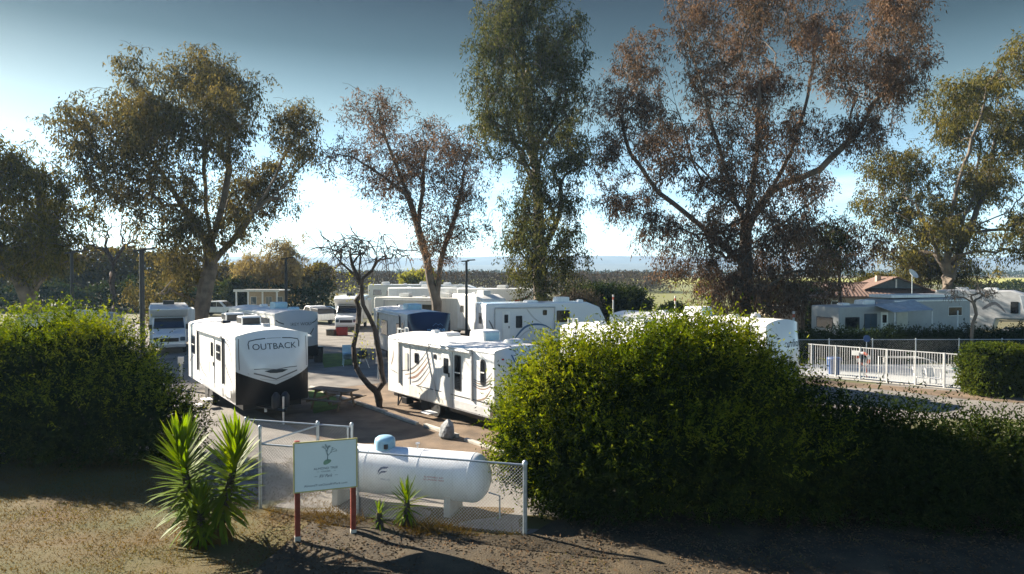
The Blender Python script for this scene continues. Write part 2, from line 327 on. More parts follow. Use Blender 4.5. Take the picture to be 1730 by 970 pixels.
# ------------------------------------------------------------------ foliage generators
def ell_points(n, ells, r, shell=.0, boxy=0):
    vol = np.array([e[3] * e[4] * e[5] for e in ells]) ** .8; idx = r.choice(len(ells), n, p=vol / vol.sum()); E = np.array(ells)[idx]
    d = unit(r.normal(size=(n, 3))); rad = (shell ** 3 + (1 - shell ** 3) * r.random(n)) ** (1 / 3)
    dd = d * (1 - boxy) + boxy * .93 * d / np.max(np.abs(d), axis=1, keepdims=True) if boxy else d
    return E[:, :3] + dd * rad[:, None] * E[:, 3:6], d / E[:, 3:6]
def bush_leaves(ells, n_shoot, k, ln, wd, r, up=.5, shoot=.4, shell=.72, zmin=.05, droop=.15, boxy=0, lumpy=.16):
    p, nr = ell_points(n_shoot, ells, r, shell, boxy); nr = unit(nr)
    keep = np.ones(len(p), bool)
    for e in ells:                                   # drop what lies deep inside another lobe
        q = (p - np.array(e[:3])) / np.array(e[3:6]); keep &= (np.linalg.norm(q, axis=1) > .6)
    keep &= p[:, 2] > zmin; p = p[keep]; nr = nr[keep]; n = len(p)
    lump = sum(a * np.sin(p @ np.array(k) + ph) for a, k, ph in ((.5, (2.1, 1.3, 2.4), 1.0), (.5, (-1.7, 2.6, 3.1), 2.0), (.35, (4.3, -3.7, 3.9), .3), (.3, (5.2, 4.1, -6.3), 4.0)))
    p = p + nr * (lump * lumpy)[:, None]
    d = unit(nr * .75 + np.array([0, 0, up]) + r.normal(size=(n, 3)) * .35); sl = shoot * r.uniform(.5, 1.5, n) * np.where(r.random(n) < .07, 1.9, 1)
    t = np.linspace(-.15, 1, k)
    base = p[:, None, :] + d[:, None, :] * (sl[:, None] * t)[:, :, None] + r.normal(size=(n, k, 3)) * .02
    ld = unit(d[:, None, :] * .55 + r.normal(size=(n, k, 3)) * .62 - np.array([0, 0, droop]))
    base = base.reshape(-1, 3); ld = ld.reshape(-1, 3); ok = base[:, 2] > zmin * .5; base = base[ok]; ld = ld[ok]; m = len(base)
    Q = leaf_quads(base, ld, ln * r.uniform(.6, 1.3, m), wd * r.uniform(.7, 1.2, m), r); young = np.repeat((nr[:, 2] + .25 * r.normal(size=n) > .5) | (nr[:, 0] + .25 * r.normal(size=n) < -.72), k)[ok]  # young picks upward and sunward shoots, where sunlight is put into the leaf colour
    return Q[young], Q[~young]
def bush(name, label, cat, ells, n_shoot, k=12, ln=.11, wd=.018, m='bush', seed=1, group=None, up=.5, shoot=.4, shell=.72, fill=.35, stems=8, boxy=0, young=None):
    r = np.random.default_rng(seed); E = np.array(ells); c = Vector((float(E[:, 0].mean()), float(E[:, 1].mean()), 0))
    root = empty(name, c, 0, label, cat, group)
    Q = [bush_leaves(ells, n_shoot, k, ln, wd, r, up, shoot, shell, boxy=boxy, lumpy=.16 if not boxy else .03)]
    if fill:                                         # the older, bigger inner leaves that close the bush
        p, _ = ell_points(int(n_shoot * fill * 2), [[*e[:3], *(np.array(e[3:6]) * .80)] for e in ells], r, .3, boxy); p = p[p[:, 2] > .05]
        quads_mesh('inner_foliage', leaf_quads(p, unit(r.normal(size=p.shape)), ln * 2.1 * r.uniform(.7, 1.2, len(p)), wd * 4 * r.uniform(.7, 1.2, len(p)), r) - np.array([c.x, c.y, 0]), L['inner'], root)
    o_ = np.array([c.x, c.y, 0])
    if young: quads_mesh('sun_toned_foliage', Q[0][0] - o_, L[young], root); quads_mesh('foliage', Q[0][1] - o_, L[m], root)  # painted sunlight: up- and sunward-facing shoots get their own leaf colour
    else: quads_mesh('foliage', np.concatenate(Q[0]) - o_, L[m], root)
    for i in range(stems):
        mb = MB()
        e = ells[i % len(ells)]; a = Vector(e[:3]) + Vector((r.normal() * e[3] * .3, r.normal() * e[4] * .3, e[5] * .5)); b0 = Vector((e[0] + r.normal() * .3, e[1] + r.normal() * .2, -.03))
        mb.tube([b0 - c, b0.lerp(a, .5) + Vector((r.normal() * .15, r.normal() * .15, 0)) - c, a - c], [.05, .035, .012], 5); mb.build('stem', M['barkd'], root)
    return root
class Skel:
    def __init__(s): s.p = []; s.par = []; s.w = []; s.minr = {}
    def add(s, p, par): s.p.append(np.array(p, float)); s.par.append(par); s.w.append(0.0); return len(s.p) - 1
    def mesh(s, r0, mexp, root_loc, sides_big=8, rmin=.012, taper_ref=None):
        n = len(s.p); ch = [[] for _ in range(n)]
        for i in range(n):
            if s.par[i] >= 0: ch[s.par[i]].append(i)
        wt = [0.0] * n
        for i in range(n - 1, -1, -1):
            if not ch[i]: wt[i] = 1.0
            else: wt[i] = sum(wt[c] for c in ch[i])
        tot = max(wt[0], 1); rad = [max(rmin, r0 * (k / tot) ** mexp, s.minr.get(i_, 0)) for i_, k in enumerate(wt)]
        big = MB(); small = MB(); done = [False] * n; o = np.array(root_loc)
        order = sorted(range(n), key=lambda i: -wt[i])
        for i in order:                              # chains from each start along its heaviest child
            if done[i]: continue
            chain = [i]; done[i] = True; j = i
            while True:
                c = [k for k in ch[j] if not done[k]]
                if not c: break
                j = max(c, key=lambda k: wt[k]); chain.append(j); done[j] = True
            pts = [s.p[k] - o for k in chain]; rr = [rad[k] for k in chain]
            if s.par[i] >= 0: pts = [s.p[s.par[i]] - o] + pts; rr = [rr[0]] + rr
            if len(pts) < 2: continue
            (big if rr[0] > r0 * .28 else small).tube(pts, rr, sides_big if rr[0] > r0 * .28 else (5 if rr[0] > .05 else 3), cap=False)
        return big, small
def tree(name, label, D, base, trunks, ells, n_clump, lpc, leaf=(.30, .045), lm='euc', r0=.5, seed=1, bark='barkg', spread=1.0, clump_r=.95, droop=.9, group=None, flat=.55, cat='tree', mexp=.58, dsp=.55, twigs=2, stems2=0):
    if lpc: n_clump = int(n_clump * 2.6); lpc = int(lpc * .5); leaf = (leaf[0] * 1.2, leaf[1] * 1.12); clump_r *= 1.15; ells = [(e[0], e[1], e[2] * .98, e[3] * .98, *e[4:]) for e in ells]
    r = np.random.default_rng(seed); rt = np.array(at(*base, D)); rt[2] = 0; root = empty(name, Vector(rt), 0, label, cat, group)
    E = []; pxc = np.mean([e[0] for e in ells]); pr = max(abs(e[0] - pxc) + e[2] for e in ells) * D / F
    for e in ells:
        c = at(e[0], e[1], D); dx = (e[0] - pxc) * D / F
        off = r.uniform(-1, 1) * dsp * math.sqrt(max(.05, pr * pr - dx * dx)); rx = e[2] * D / F; rz = e[3] * D / F
        E.append([c.x, D + off, c.z, rx, max(rx, rz) * .8, rz, (e[4] if len(e) > 4 else 1.0)])
    sk = Skel(); b0 = sk.add(rt - np.array([0, 0, .1]), -1); tip = {}
    for ip, path in enumerate(trunks):
        par = b0; pts = [np.array(at(q[0], q[1], D)) for q in path]; oy = 0; drift = r.uniform(-.35, .35)
        start = 0
        if len(sk.p) > 1:                            # later limbs leave from the nearest earlier node
            dd = [np.linalg.norm(pts[0] - (q * [1, 0, 1] + [0, D, 0])) for q in sk.p]; par = int(np.argmin(dd)); oy = sk.p[par][1] - D; start = 1
        prev = sk.p[par]
        for a in range(start, len(pts)):
            oy += drift * np.linalg.norm(pts[a] - prev) * .6; q = pts[a] + [0, oy, 0]; st = max(2, int(np.linalg.norm(q - prev) / 1.2))
            for k in range(1, st + 1):
                f = k / st; par = sk.add(prev + (q - prev) * f + r.normal(size=3) * .07 * (f < 1), par)
                if stems2 and ip < 2: sk.minr[par] = r0 * stems2 * max(.16, 1 - .95 * (a - 1 + f) / (len(pts) - 1))
            prev = q
    vol = np.array([(e[3] * e[4] * e[5]) ** .75 * e[6] for e in E]); idx = r.choice(len(E), n_clump, p=vol / vol.sum()); A = np.array(E)[idx]
    C = A[:, :3] + unit(r.normal(size=(n_clump, 3))) * (r.random(n_clump) ** .36)[:, None] * A[:, 3:6]
    if lpc: C = C + r.normal(size=C.shape) * .55
    C = C[C[:, 2] > 1.2]
    P0 = np.array(sk.p); dmin = np.min(np.linalg.norm(C[:, None] - P0[None], axis=2), axis=1); C = C[np.argsort(dmin)]
    tips = []
    for c in C:
        P = np.array(sk.p); v = c - P; d = np.linalg.norm(v, axis=1); cost = d + np.maximum(0, -v[:, 2]) * 1.2 + np.maximum(0, d * .35 - v[:, 2]) * .6
        cost[0] += 50; par = int(np.argmin(cost)); p = sk.p[par]; dp = d[par]; n = max(2, int(dp / .8)); kink = r.normal(size=3) * .06 * dp
        for k in range(1, n + 1):
            f = k / n; q = p + (c - p) * f + kink * math.sin(math.pi * f) + np.array([0, 0, .10 * dp * math.sin(math.pi * f)]); par = sk.add(q, par)
        tips.append(par)
    big, small = sk.mesh(r0, mexp, rt)
    # leaves: hanging sprays round each clump
    nC = len(C); T = 9; tw = unit(r.normal(size=(nC, T, 3)) * [.75, .75, .6] - [0, 0, .55 * droop]) * (clump_r * r.uniform(.5, 1.25, (nC, T)))[:, :, None]
    if twigs:
        for i in range(nC):
            for k in range(twigs): small.tube([C[i] - rt, C[i] + tw[i, k] * .55 - rt + np.array([0, 0, .05]), C[i] + tw[i, k] - rt - np.array([0, 0, .1])], [.018, .013, .008], 3, cap=False)
    big.build('trunk', M[bark], root, smooth=True, recalc=False); small.build('branches', M[bark], root, recalc=False)
    if lpc:
        per = r.uniform(.35, 1.3, nC); m = int(nC * lpc); ci = r.choice(nC, m, p=per / per.sum()); ti = r.integers(0, T, m); f = r.random(m) ** .6
        base_ = C[ci] + tw[ci, ti] * f[:, None] + r.normal(size=(m, 3)) * clump_r * .10 - np.array([0, 0, 1.0]) * (f ** 2 * clump_r * .35)[:, None]
        d = unit(np.array([0, 0, -droop]) + r.normal(size=(m, 3)) * .55 + tw[ci, ti] * .25)
        Q = leaf_quads(base_, d, leaf[0] * r.uniform(.55, 1.3, m), leaf[1] * r.uniform(.6, 1.2, m), r) - rt
        quads_mesh('crown', Q, L[lm], root)
    return root

# ------------------------------------------------------------------ big eucalyptus trees
tree('eucalyptus_tree', 'multi-stemmed dark eucalyptus beside the long brown thicket', 50, (62, 584), [[(62, 584), (58, 505), (30, 440), (5, 380), (0, 300)], [(60, 520), (80, 450), (70, 370), (60, 280)], [(58, 510), (105, 430), (120, 360)], [(40, 460), (-40, 380), (-70, 300)]],
     [(15, 280, 60, 60), (60, 300, 45, 55), (30, 360, 75, 50), (105, 320, 40, 50), (110, 390, 42, 45), (50, 420, 75, 38), (-50, 320, 60, 80), (-40, 410, 60, 50), (125, 370, 25, 30)], 240, 150, lm='eucb', r0=.55, seed=3, leaf=(.26, .042))
tree('eucalyptus_tree', 'broad rounded olive-brown eucalyptus standing behind the white trailer with black lower front', 54, (330, 587), [[(330, 587), (336, 520), (345, 450), (338, 380), (320, 280), (312, 180), (320, 100)], [(345, 440), (400, 380), (440, 320), (480, 240), (500, 190)], [(340, 400), (280, 320), (225, 240), (190, 200)], [(345, 420), (370, 340), (385, 250), (395, 160)], [(425, 345), (470, 310), (515, 260)]],
     [(300, 115, 55, 45), (330, 100, 40, 35), (390, 160, 55, 50), (250, 130, 35, 40, .6), (205, 230, 58, 55), (160, 215, 32, 32, .5), (260, 210, 60, 60), (320, 215, 60, 60), (400, 235, 60, 60), (475, 190, 42, 50), (500, 245, 35, 40), (220, 300, 60, 50), (290, 310, 65, 55), (360, 320, 60, 55), (425, 300, 45, 45), (460, 330, 22, 30, .5), (285, 385, 55, 45), (345, 385, 45, 40), (290, 440, 45, 45), (330, 440, 30, 30, .5), (395, 375, 40, 30, .6), (275, 490, 30, 30, .5)], 540, 112, lm='euc', r0=.62, seed=5, leaf=(.27, .045))
tree('eucalyptus_tree', 'thin leaning russet eucalyptus with open crown behind the navy-fronted trailer', 57, (742, 569), [[(742, 569), (738, 510), (722, 440), (708, 390), (690, 330), (668, 275), (645, 210), (640, 170)], [(738, 505), (745, 440), (765, 380), (780, 320), (790, 260)], [(695, 345), (650, 300), (600, 268), (570, 262)], [(705, 380), (715, 320), (720, 250), (705, 200)]],
     [(640, 195, 45, 40), (605, 215, 30, 35, .7), (590, 265, 35, 18), (660, 250, 45, 40), (710, 225, 38, 38), (640, 305, 45, 30, .8), (700, 290, 45, 35), (755, 255, 45, 35), (790, 300, 38, 45), (750, 330, 45, 35, .8), (740, 395, 38, 38), (785, 375, 35, 35, .8), (690, 345, 30, 30, .7), (765, 430, 25, 20, .6), (810, 260, 30, 30, .6)], 210, 92, lm='eucr', r0=.42, seed=8, leaf=(.25, .036), droop=.6)
tree('eucalyptus_tree', 'very tall narrow green eucalyptus with dense lower skirt behind the white campers', 60, (912, 564), [[(912, 564), (912, 480), (912, 380), (908, 300), (900, 220), (890, 130), (882, 40), (880, -40)], [(910, 320), (875, 240), (845, 170), (825, 110)], [(905, 260), (940, 180), (955, 110)], [(912, 430), (940, 380), (960, 320)]],
     [(880, -30, 60, 35), (850, 30, 50, 45), (925, 30, 50, 45), (970, 55, 22, 35, .7), (838, 90, 34, 45), (895, 90, 55, 45), (955, 100, 40, 45), (832, 165, 38, 45), (880, 160, 50, 45), (945, 170, 45, 45), (850, 220, 50, 38), (915, 230, 45, 40), (960, 260, 35, 45), (900, 290, 40, 38), (890, 350, 38, 40), (945, 330, 40, 40), (880, 400, 30, 40), (930, 400, 48, 45), (960, 430, 30, 40), (905, 450, 45, 38), (905, 490, 38, 28), (812, 205, 22, 28, .6)], 470, 125, lm='eucg', r0=.6, seed=13, leaf=(.26, .044), mexp=.5)
tree('eucalyptus_tree', 'huge spreading russet eucalyptus with many upright limbs rising behind the leafy rounded shrub', 58, (1250, 566), [[(1250, 566), (1256, 500), (1262, 420), (1268, 350), (1285, 260), (1292, 160), (1290, 60), (1285, -40)], [(1262, 400), (1235, 310), (1205, 220), (1180, 130), (1150, 40), (1130, -40)], [(1265, 390), (1310, 320), (1350, 250), (1385, 150), (1405, 50), (1410, -40)], [(1312, 318), (1390, 285), (1450, 225), (1500, 140), (1540, 60)], [(1258, 440), (1190, 380), (1120, 320), (1075, 250), (1060, 180)], [(1262, 420), (1340, 370), (1400, 330), (1440, 300)], [(1240, 330), (1170, 270), (1140, 180), (1110, 90)]],
     [(1050, 165, 45, 50), (1100, 190, 45, 50), (1040, 240, 42, 50), (1095, 270, 45, 45), (1070, 330, 55, 38), (1110, 60, 45, 60, .8), (1170, 30, 55, 60, .8), (1240, 20, 55, 60, .8), (1310, 10, 60, 60), (1390, 20, 60, 60), (1470, 30, 55, 60), (1535, 50, 35, 55), (1545, 130, 28, 45), (1170, 130, 50, 50, .6), (1240, 130, 55, 50, .8), (1320, 120, 60, 50), (1400, 130, 55, 50), (1480, 140, 50, 50), (1150, 220, 45, 45, .6), (1220, 230, 50, 45, .7), (1300, 220, 55, 45, .8), (1380, 220, 50, 45), (1450, 225, 50, 40), (1160, 310, 50, 45), (1230, 320, 55, 45), (1330, 300, 50, 40, .8), (1410, 300, 40, 35, .7), (1130, 385, 55, 40), (1210, 390, 65, 45), (1290, 390, 60, 45), (1370, 390, 45, 45), (1425, 405, 35, 40, .8), (1160, 440, 40, 40), (1220, 455, 60, 45), (1300, 460, 60, 45), (1240, 500, 70, 30), (1310, 495, 40, 30), (1350, 440, 45, 40)], 900, 118, lm='eucr', r0=.75, seed=21, leaf=(.27, .042))
tree('eucalyptus_tree', 'tall golden-olive eucalyptus rising behind the tiled-roof building', 78, (1600, 540), [[(1600, 540), (1598, 470), (1590, 400), (1610, 300), (1640, 200), (1650, 130)], [(1596, 460), (1560, 380), (1530, 310)], [(1602, 470), (1640, 400), (1690, 300), (1720, 200)], [(1600, 440), (1650, 330), (1670, 240)], [(1575, 400), (1540, 380), (1510, 360)]],
     [(1645, 130, 50, 32), (1700, 140, 45, 45), (1580, 185, 38, 45), (1640, 195, 50, 45), (1710, 210, 50, 50), (1770, 200, 50, 70), (1525, 270, 42, 38), (1580, 270, 50, 45), (1650, 280, 55, 45), (1720, 300, 50, 50), (1505, 330, 38, 35), (1560, 350, 50, 45), (1640, 360, 55, 45), (1710, 380, 45, 50), (1560, 415, 50, 32), (1620, 430, 45, 35), (1680, 445, 50, 30), (1770, 330, 50, 70), (1590, 385, 55, 40), (1605, 455, 45, 30), (1650, 415, 45, 35)], 460, 150, lm='eucb', r0=.7, seed=34, leaf=(.34, .058), clump_r=1.2)
tree('eucalyptus_tree', 'small drooping dark eucalyptus with slim trunk in front of the tiled-roof building', 56, (1424, 570), [[(1424, 570), (1424, 500), (1428, 450), (1432, 400)], [(1426, 460), (1400, 420), (1390, 390)]],
     [(1430, 400, 25, 35), (1395, 410, 28, 35), (1400, 455, 18, 25, .6), (1435, 445, 14, 22, .6)], 46, 130, lm='eucg', r0=.13, seed=41, leaf=(.24, .038), clump_r=.7)
# ------------------------------------------------------------------ bare and half-bare trees
tree('almond_tree', 'crooked dark forked almond tree nearly leafless beside the picnic table', 27, (640, 692), [[(640, 692), (637, 660), (612, 634), (602, 610), (606, 560), (612, 520), (618, 492), (612, 470), (588, 448), (566, 408), (556, 392)], [(637, 655), (646, 620), (640, 570), (628, 530), (619, 500), (622, 470), (650, 440), (676, 424), (695, 436)], [(608, 466), (600, 430), (586, 396)], [(618, 480), (618, 435), (613, 392)], [(640, 450), (646, 418), (650, 394)], [(572, 420), (556, 424), (540, 436)]],
     [(560, 415, 28, 22), (600, 412, 34, 26), (640, 418, 36, 26), (680, 432, 24, 14), (570, 455, 30, 18, .5)], 70, 0, r0=.155, seed=51, bark='barkd', clump_r=.75, mexp=.78, dsp=.3, twigs=3, stems2=.85)
def sprigs(parent_label, D, spots, seed, n, m='yel', ln=.09, wd=.022, rad=.22):
    r = np.random.default_rng(seed); Q = []
    for px, py in spots:
        c = np.array(at(px, py, D)) + [0, r.uniform(-.5, .5), 0]; b = c + r.normal(size=(n, 3)) * rad * np.array([1, 1, .8])
        Q.append(leaf_quads(b, unit(r.normal(size=(n, 3)) - [0, 0, .4]), ln * r.uniform(.6, 1.2, n), wd * r.uniform(.6, 1.2, n), r))
    root = [o for o in bpy.data.objects if o.get('label') == parent_label][0]
    return quads_mesh('leaves', np.concatenate(Q) - np.array(root.location), L[m], root)
sprigs('crooked dark forked almond tree nearly leafless beside the picnic table', 27, [(580, 470), (592, 480), (602, 462), (610, 560), (622, 575), (612, 585), (630, 545), (606, 500), (615, 475), (575, 450), (624, 600), (598, 495)], 4, 26)
tree('bare_tree', 'leafless bare tree standing between two eucalyptus before the brown thicket', 75, (192, 540), [[(192, 540), (190, 480), (193, 445), (180, 415)], [(193, 440), (215, 415), (235, 405)]],
     [(160, 395, 30, 25), (195, 385, 30, 25), (225, 400, 30, 20), (140, 420, 25, 20)], 90, 0, r0=.3, seed=61, bark='barkd', clump_r=.8, mexp=.5)
tree('bare_tree', 'small leafless grey tree in front of the long grey park trailer', 41, (1640, 590), [[(1640, 590), (1640, 545), (1642, 520)]],
     [(1615, 495, 25, 14), (1645, 485, 30, 16), (1670, 500, 20, 14)], 80, 0, r0=.09, seed=67, bark='twig', clump_r=.35, mexp=.5)
tree('willow_tree', 'pale straw-coloured willow at the edge of the thicket beyond the grey trailer', 95, (455, 525), [[(455, 525), (452, 480), (460, 440), (470, 410)], [(454, 480), (430, 450), (425, 430)]],
     [(440, 450, 35, 30), (475, 420, 30, 30, .7), (480, 460, 30, 35), (430, 485, 25, 22), (500, 440, 18, 25, .5)], 110, 120, lm='will', r0=.35, seed=71, leaf=(.4, .05), clump_r=1.2)
tree('young_tree', 'yellow-green small tree in the orchard belt behind the long motor coach', 120, (710, 505), [[(710, 505), (711, 475)]], [(700, 470, 22, 12), (725, 468, 20, 12), (690, 478, 12, 8)], 40, 150, lm='yel', r0=.25, seed=73, leaf=(.4, .1), clump_r=1.0)
# ------------------------------------------------------------------ woods that read as one mass
def mass(name, label, cat, rows, m, ln, wd, seed):
    r = np.random.default_rng(seed); Q = []
    for px0, px1, top, D, n, hv, dep in rows:
        x = at(px0, 460, D).x + (at(px1, 460, D).x - at(px0, 460, D).x) * r.random(n); zt = at(0, top, D).z
        h = zt * (1 + hv * (np.sin(x * .45 + seed) * .5 + np.sin(x * 1.27 + 2) * .3 + np.sin(x * 3.1) * .2)); z = h * r.random(n) ** .7
        y = D + (r.random(n) - .5) * dep * (1 - .6 * (z / h) ** 2); b = np.stack([x, y, z], 1)
        Q.append(leaf_quads(b, unit(r.normal(size=(n, 3)) + [0, 0, .2]), ln * D / 100 * r.uniform(.5, 1.3, n), wd * D / 100 * r.uniform(.5, 1.2, n), r))
    o = quads_mesh(name, np.concatenate(Q), L[m]); return tag(o, label, cat, kind='stuff')
mass('thicket', 'long brown and olive thicket along the far side of the park', 'thicket', [(-160, 300, 425, 100, 26000, .12, 10), (300, 560, 452, 108, 11000, .14, 10)], 'wood', .75, .16, 2)
mass('undergrowth', 'dark green shrubs along the foot of the brown thicket', 'shrubs', [(-160, 560, 478, 92, 9000, .3, 5)], 'hedge', .6, .16, 5)
mass('orchard_belt', 'grey-brown leafless orchard stretching behind the park', 'orchard', [(440, 1120, 461, 190, 40000, .10, 40)], 'orch', .55, .06, 6)
mass('far_trees', 'low dark tree line far across the valley floor', 'trees', [(-300, 2000, 458, 700, 26000, .3, 40)], 'hedge', .22, .12, 9)
mass('field_hedgerow', 'broken dark hedgerow along the near edge of the yellow field', 'hedgerow', [(1290, 1400, 478, 150, 5000, .25, 8), (1600, 1900, 478, 170, 7000, .3, 8), (1090, 1110, 470, 260, 600, .3, 5)], 'hedge', .35, .12, 15)
# ------------------------------------------------------------------ foreground shrubs
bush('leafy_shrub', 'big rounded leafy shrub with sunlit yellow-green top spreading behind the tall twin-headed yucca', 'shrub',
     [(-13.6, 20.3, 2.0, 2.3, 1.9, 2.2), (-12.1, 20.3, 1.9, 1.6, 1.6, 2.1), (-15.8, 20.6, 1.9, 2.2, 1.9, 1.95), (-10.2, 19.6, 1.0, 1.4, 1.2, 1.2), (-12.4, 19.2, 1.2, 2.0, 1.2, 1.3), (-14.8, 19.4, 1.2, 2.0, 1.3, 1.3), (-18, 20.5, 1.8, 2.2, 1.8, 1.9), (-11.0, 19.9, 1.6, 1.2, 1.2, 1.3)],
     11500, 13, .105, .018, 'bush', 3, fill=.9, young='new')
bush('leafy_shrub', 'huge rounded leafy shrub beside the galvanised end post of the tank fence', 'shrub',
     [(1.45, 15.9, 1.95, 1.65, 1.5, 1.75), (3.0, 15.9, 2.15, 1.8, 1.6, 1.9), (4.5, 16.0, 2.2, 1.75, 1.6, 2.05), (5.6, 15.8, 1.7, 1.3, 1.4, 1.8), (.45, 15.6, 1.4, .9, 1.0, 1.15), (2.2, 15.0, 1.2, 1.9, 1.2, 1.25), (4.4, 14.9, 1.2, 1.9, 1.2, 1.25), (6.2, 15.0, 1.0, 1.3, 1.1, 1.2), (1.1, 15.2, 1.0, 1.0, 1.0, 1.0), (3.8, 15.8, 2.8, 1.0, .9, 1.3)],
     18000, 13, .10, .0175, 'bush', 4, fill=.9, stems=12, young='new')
hl = [(7.4, 15.3, 1.2, 1.3, 1.2, 1.3), (9.0, 15.0, 1.05, 1.5, 1.1, 1.1), (10.8, 14.7, .95, 1.5, 1.1, 1.0), (12.4, 14.4, .9, 1.5, 1.1, 1.0), (14.0, 14.2, .95, 1.5, 1.1, 1.05), (8.5, 14.4, .7, 1.4, .9, .8), (11.2, 14.0, .7, 1.6, .9, .8), (13.2, 13.7, .7, 1.5, .9, .8), (10.2, 14.8, 1.3, .35, .4, .9), (12.0, 14.5, 1.3, .3, .4, .85), (13.2, 14.3, 1.3, .35, .4, .9)]
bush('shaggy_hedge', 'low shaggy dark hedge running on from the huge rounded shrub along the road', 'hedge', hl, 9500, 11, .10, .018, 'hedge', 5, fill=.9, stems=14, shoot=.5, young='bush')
bush('clipped_hedge', 'dense squared clipped hedge at the end of the white pool fence', 'hedge', [(20.9, 29.9, 1.07, 1.35, .95, 1.12), (23.2, 29.7, 1.07, 1.4, .95, 1.1), (25.6, 29.5, 1.07, 1.4, .95, 1.12)], 9000, 9, .11, .024, 'clip', 6, shoot=.12, fill=1.0, stems=6, boxy=.85)
bush('dark_hedge', 'long low dark hedge behind the pool in front of the long grey park trailer', 'hedge', [(18 + 1.7 * i, 42 + .12 * i, .8, 1.3, .8, .95) for i in range(15)], 6500, 8, .16, .035, 'dark', 7, shoot=.3, fill=.8)
bush('round_shrub', 'wide dark mounded shrub by the crop rows beyond the pale blue-shaded camper', 'shrub', [tuple(at(985, 500, 72)[:2]) + (1.6, 2.6, 2, 2.0), tuple(at(1020, 500, 73)[:2]) + (1.7, 2.4, 2, 2.1), tuple(at(1060, 500, 72)[:2]) + (1.6, 2.4, 2, 1.9)], 3200, 9, .28, .06, 'hedge', 8, shoot=.6, fill=.8)
bush('round_shrub', 'small dark shrub under the huge russet eucalyptus next to the crop rows', 'shrub', [tuple(at(1137, 500, 66)[:2]) + (.9, 1.2, 1, 1.3)], 900, 9, .25, .06, 'dark', 9, shoot=.4, fill=.8)
bush('round_shrub', 'dark green shrub beside the beige wall under the small drooping eucalyptus', 'shrub', [tuple(at(1365, 520, 62)[:2]) + (1.1, 1.0, 1, 1.3), tuple(at(1350, 500, 80)[:2]) + (1.9, 3.2, 2, 2.0), tuple(at(1320, 500, 80)[:2]) + (1.8, 2.6, 2, 1.9)], 1800, 9, .26, .06, 'hedge', 10, shoot=.4, fill=.8)
bush('round_shrub', 'green bushy shrub behind the clay-tiled roof and white dish', 'shrub', [tuple(at(1480, 490, 88)[:2]) + (2.4, 3.2, 2, 2.6), tuple(at(1515, 490, 88)[:2]) + (2.2, 2.4, 2, 2.4)], 1800, 9, .3, .07, 'eucb', 11, shoot=.5, fill=.8)
bush('weeping_shrub', 'brown twiggy weeping shrub beside the pale blue-shaded camper roof', 'shrub', [tuple(at(970, 500, 66)[:2]) + (1.5, 2.2, 1.6, 1.7)], 900, 8, .3, .04, 'orch', 12, shoot=.9, fill=.5)
bush('agave_plant', 'dusty blue-green shrub beside the white pickup truck', 'shrub', [tuple(at(400, 500, 92)[:2]) + (1.8, 1.3, 1.2, 2.6)], 700, 8, .4, .07, 'eucg', 14, shoot=.5, fill=.6)
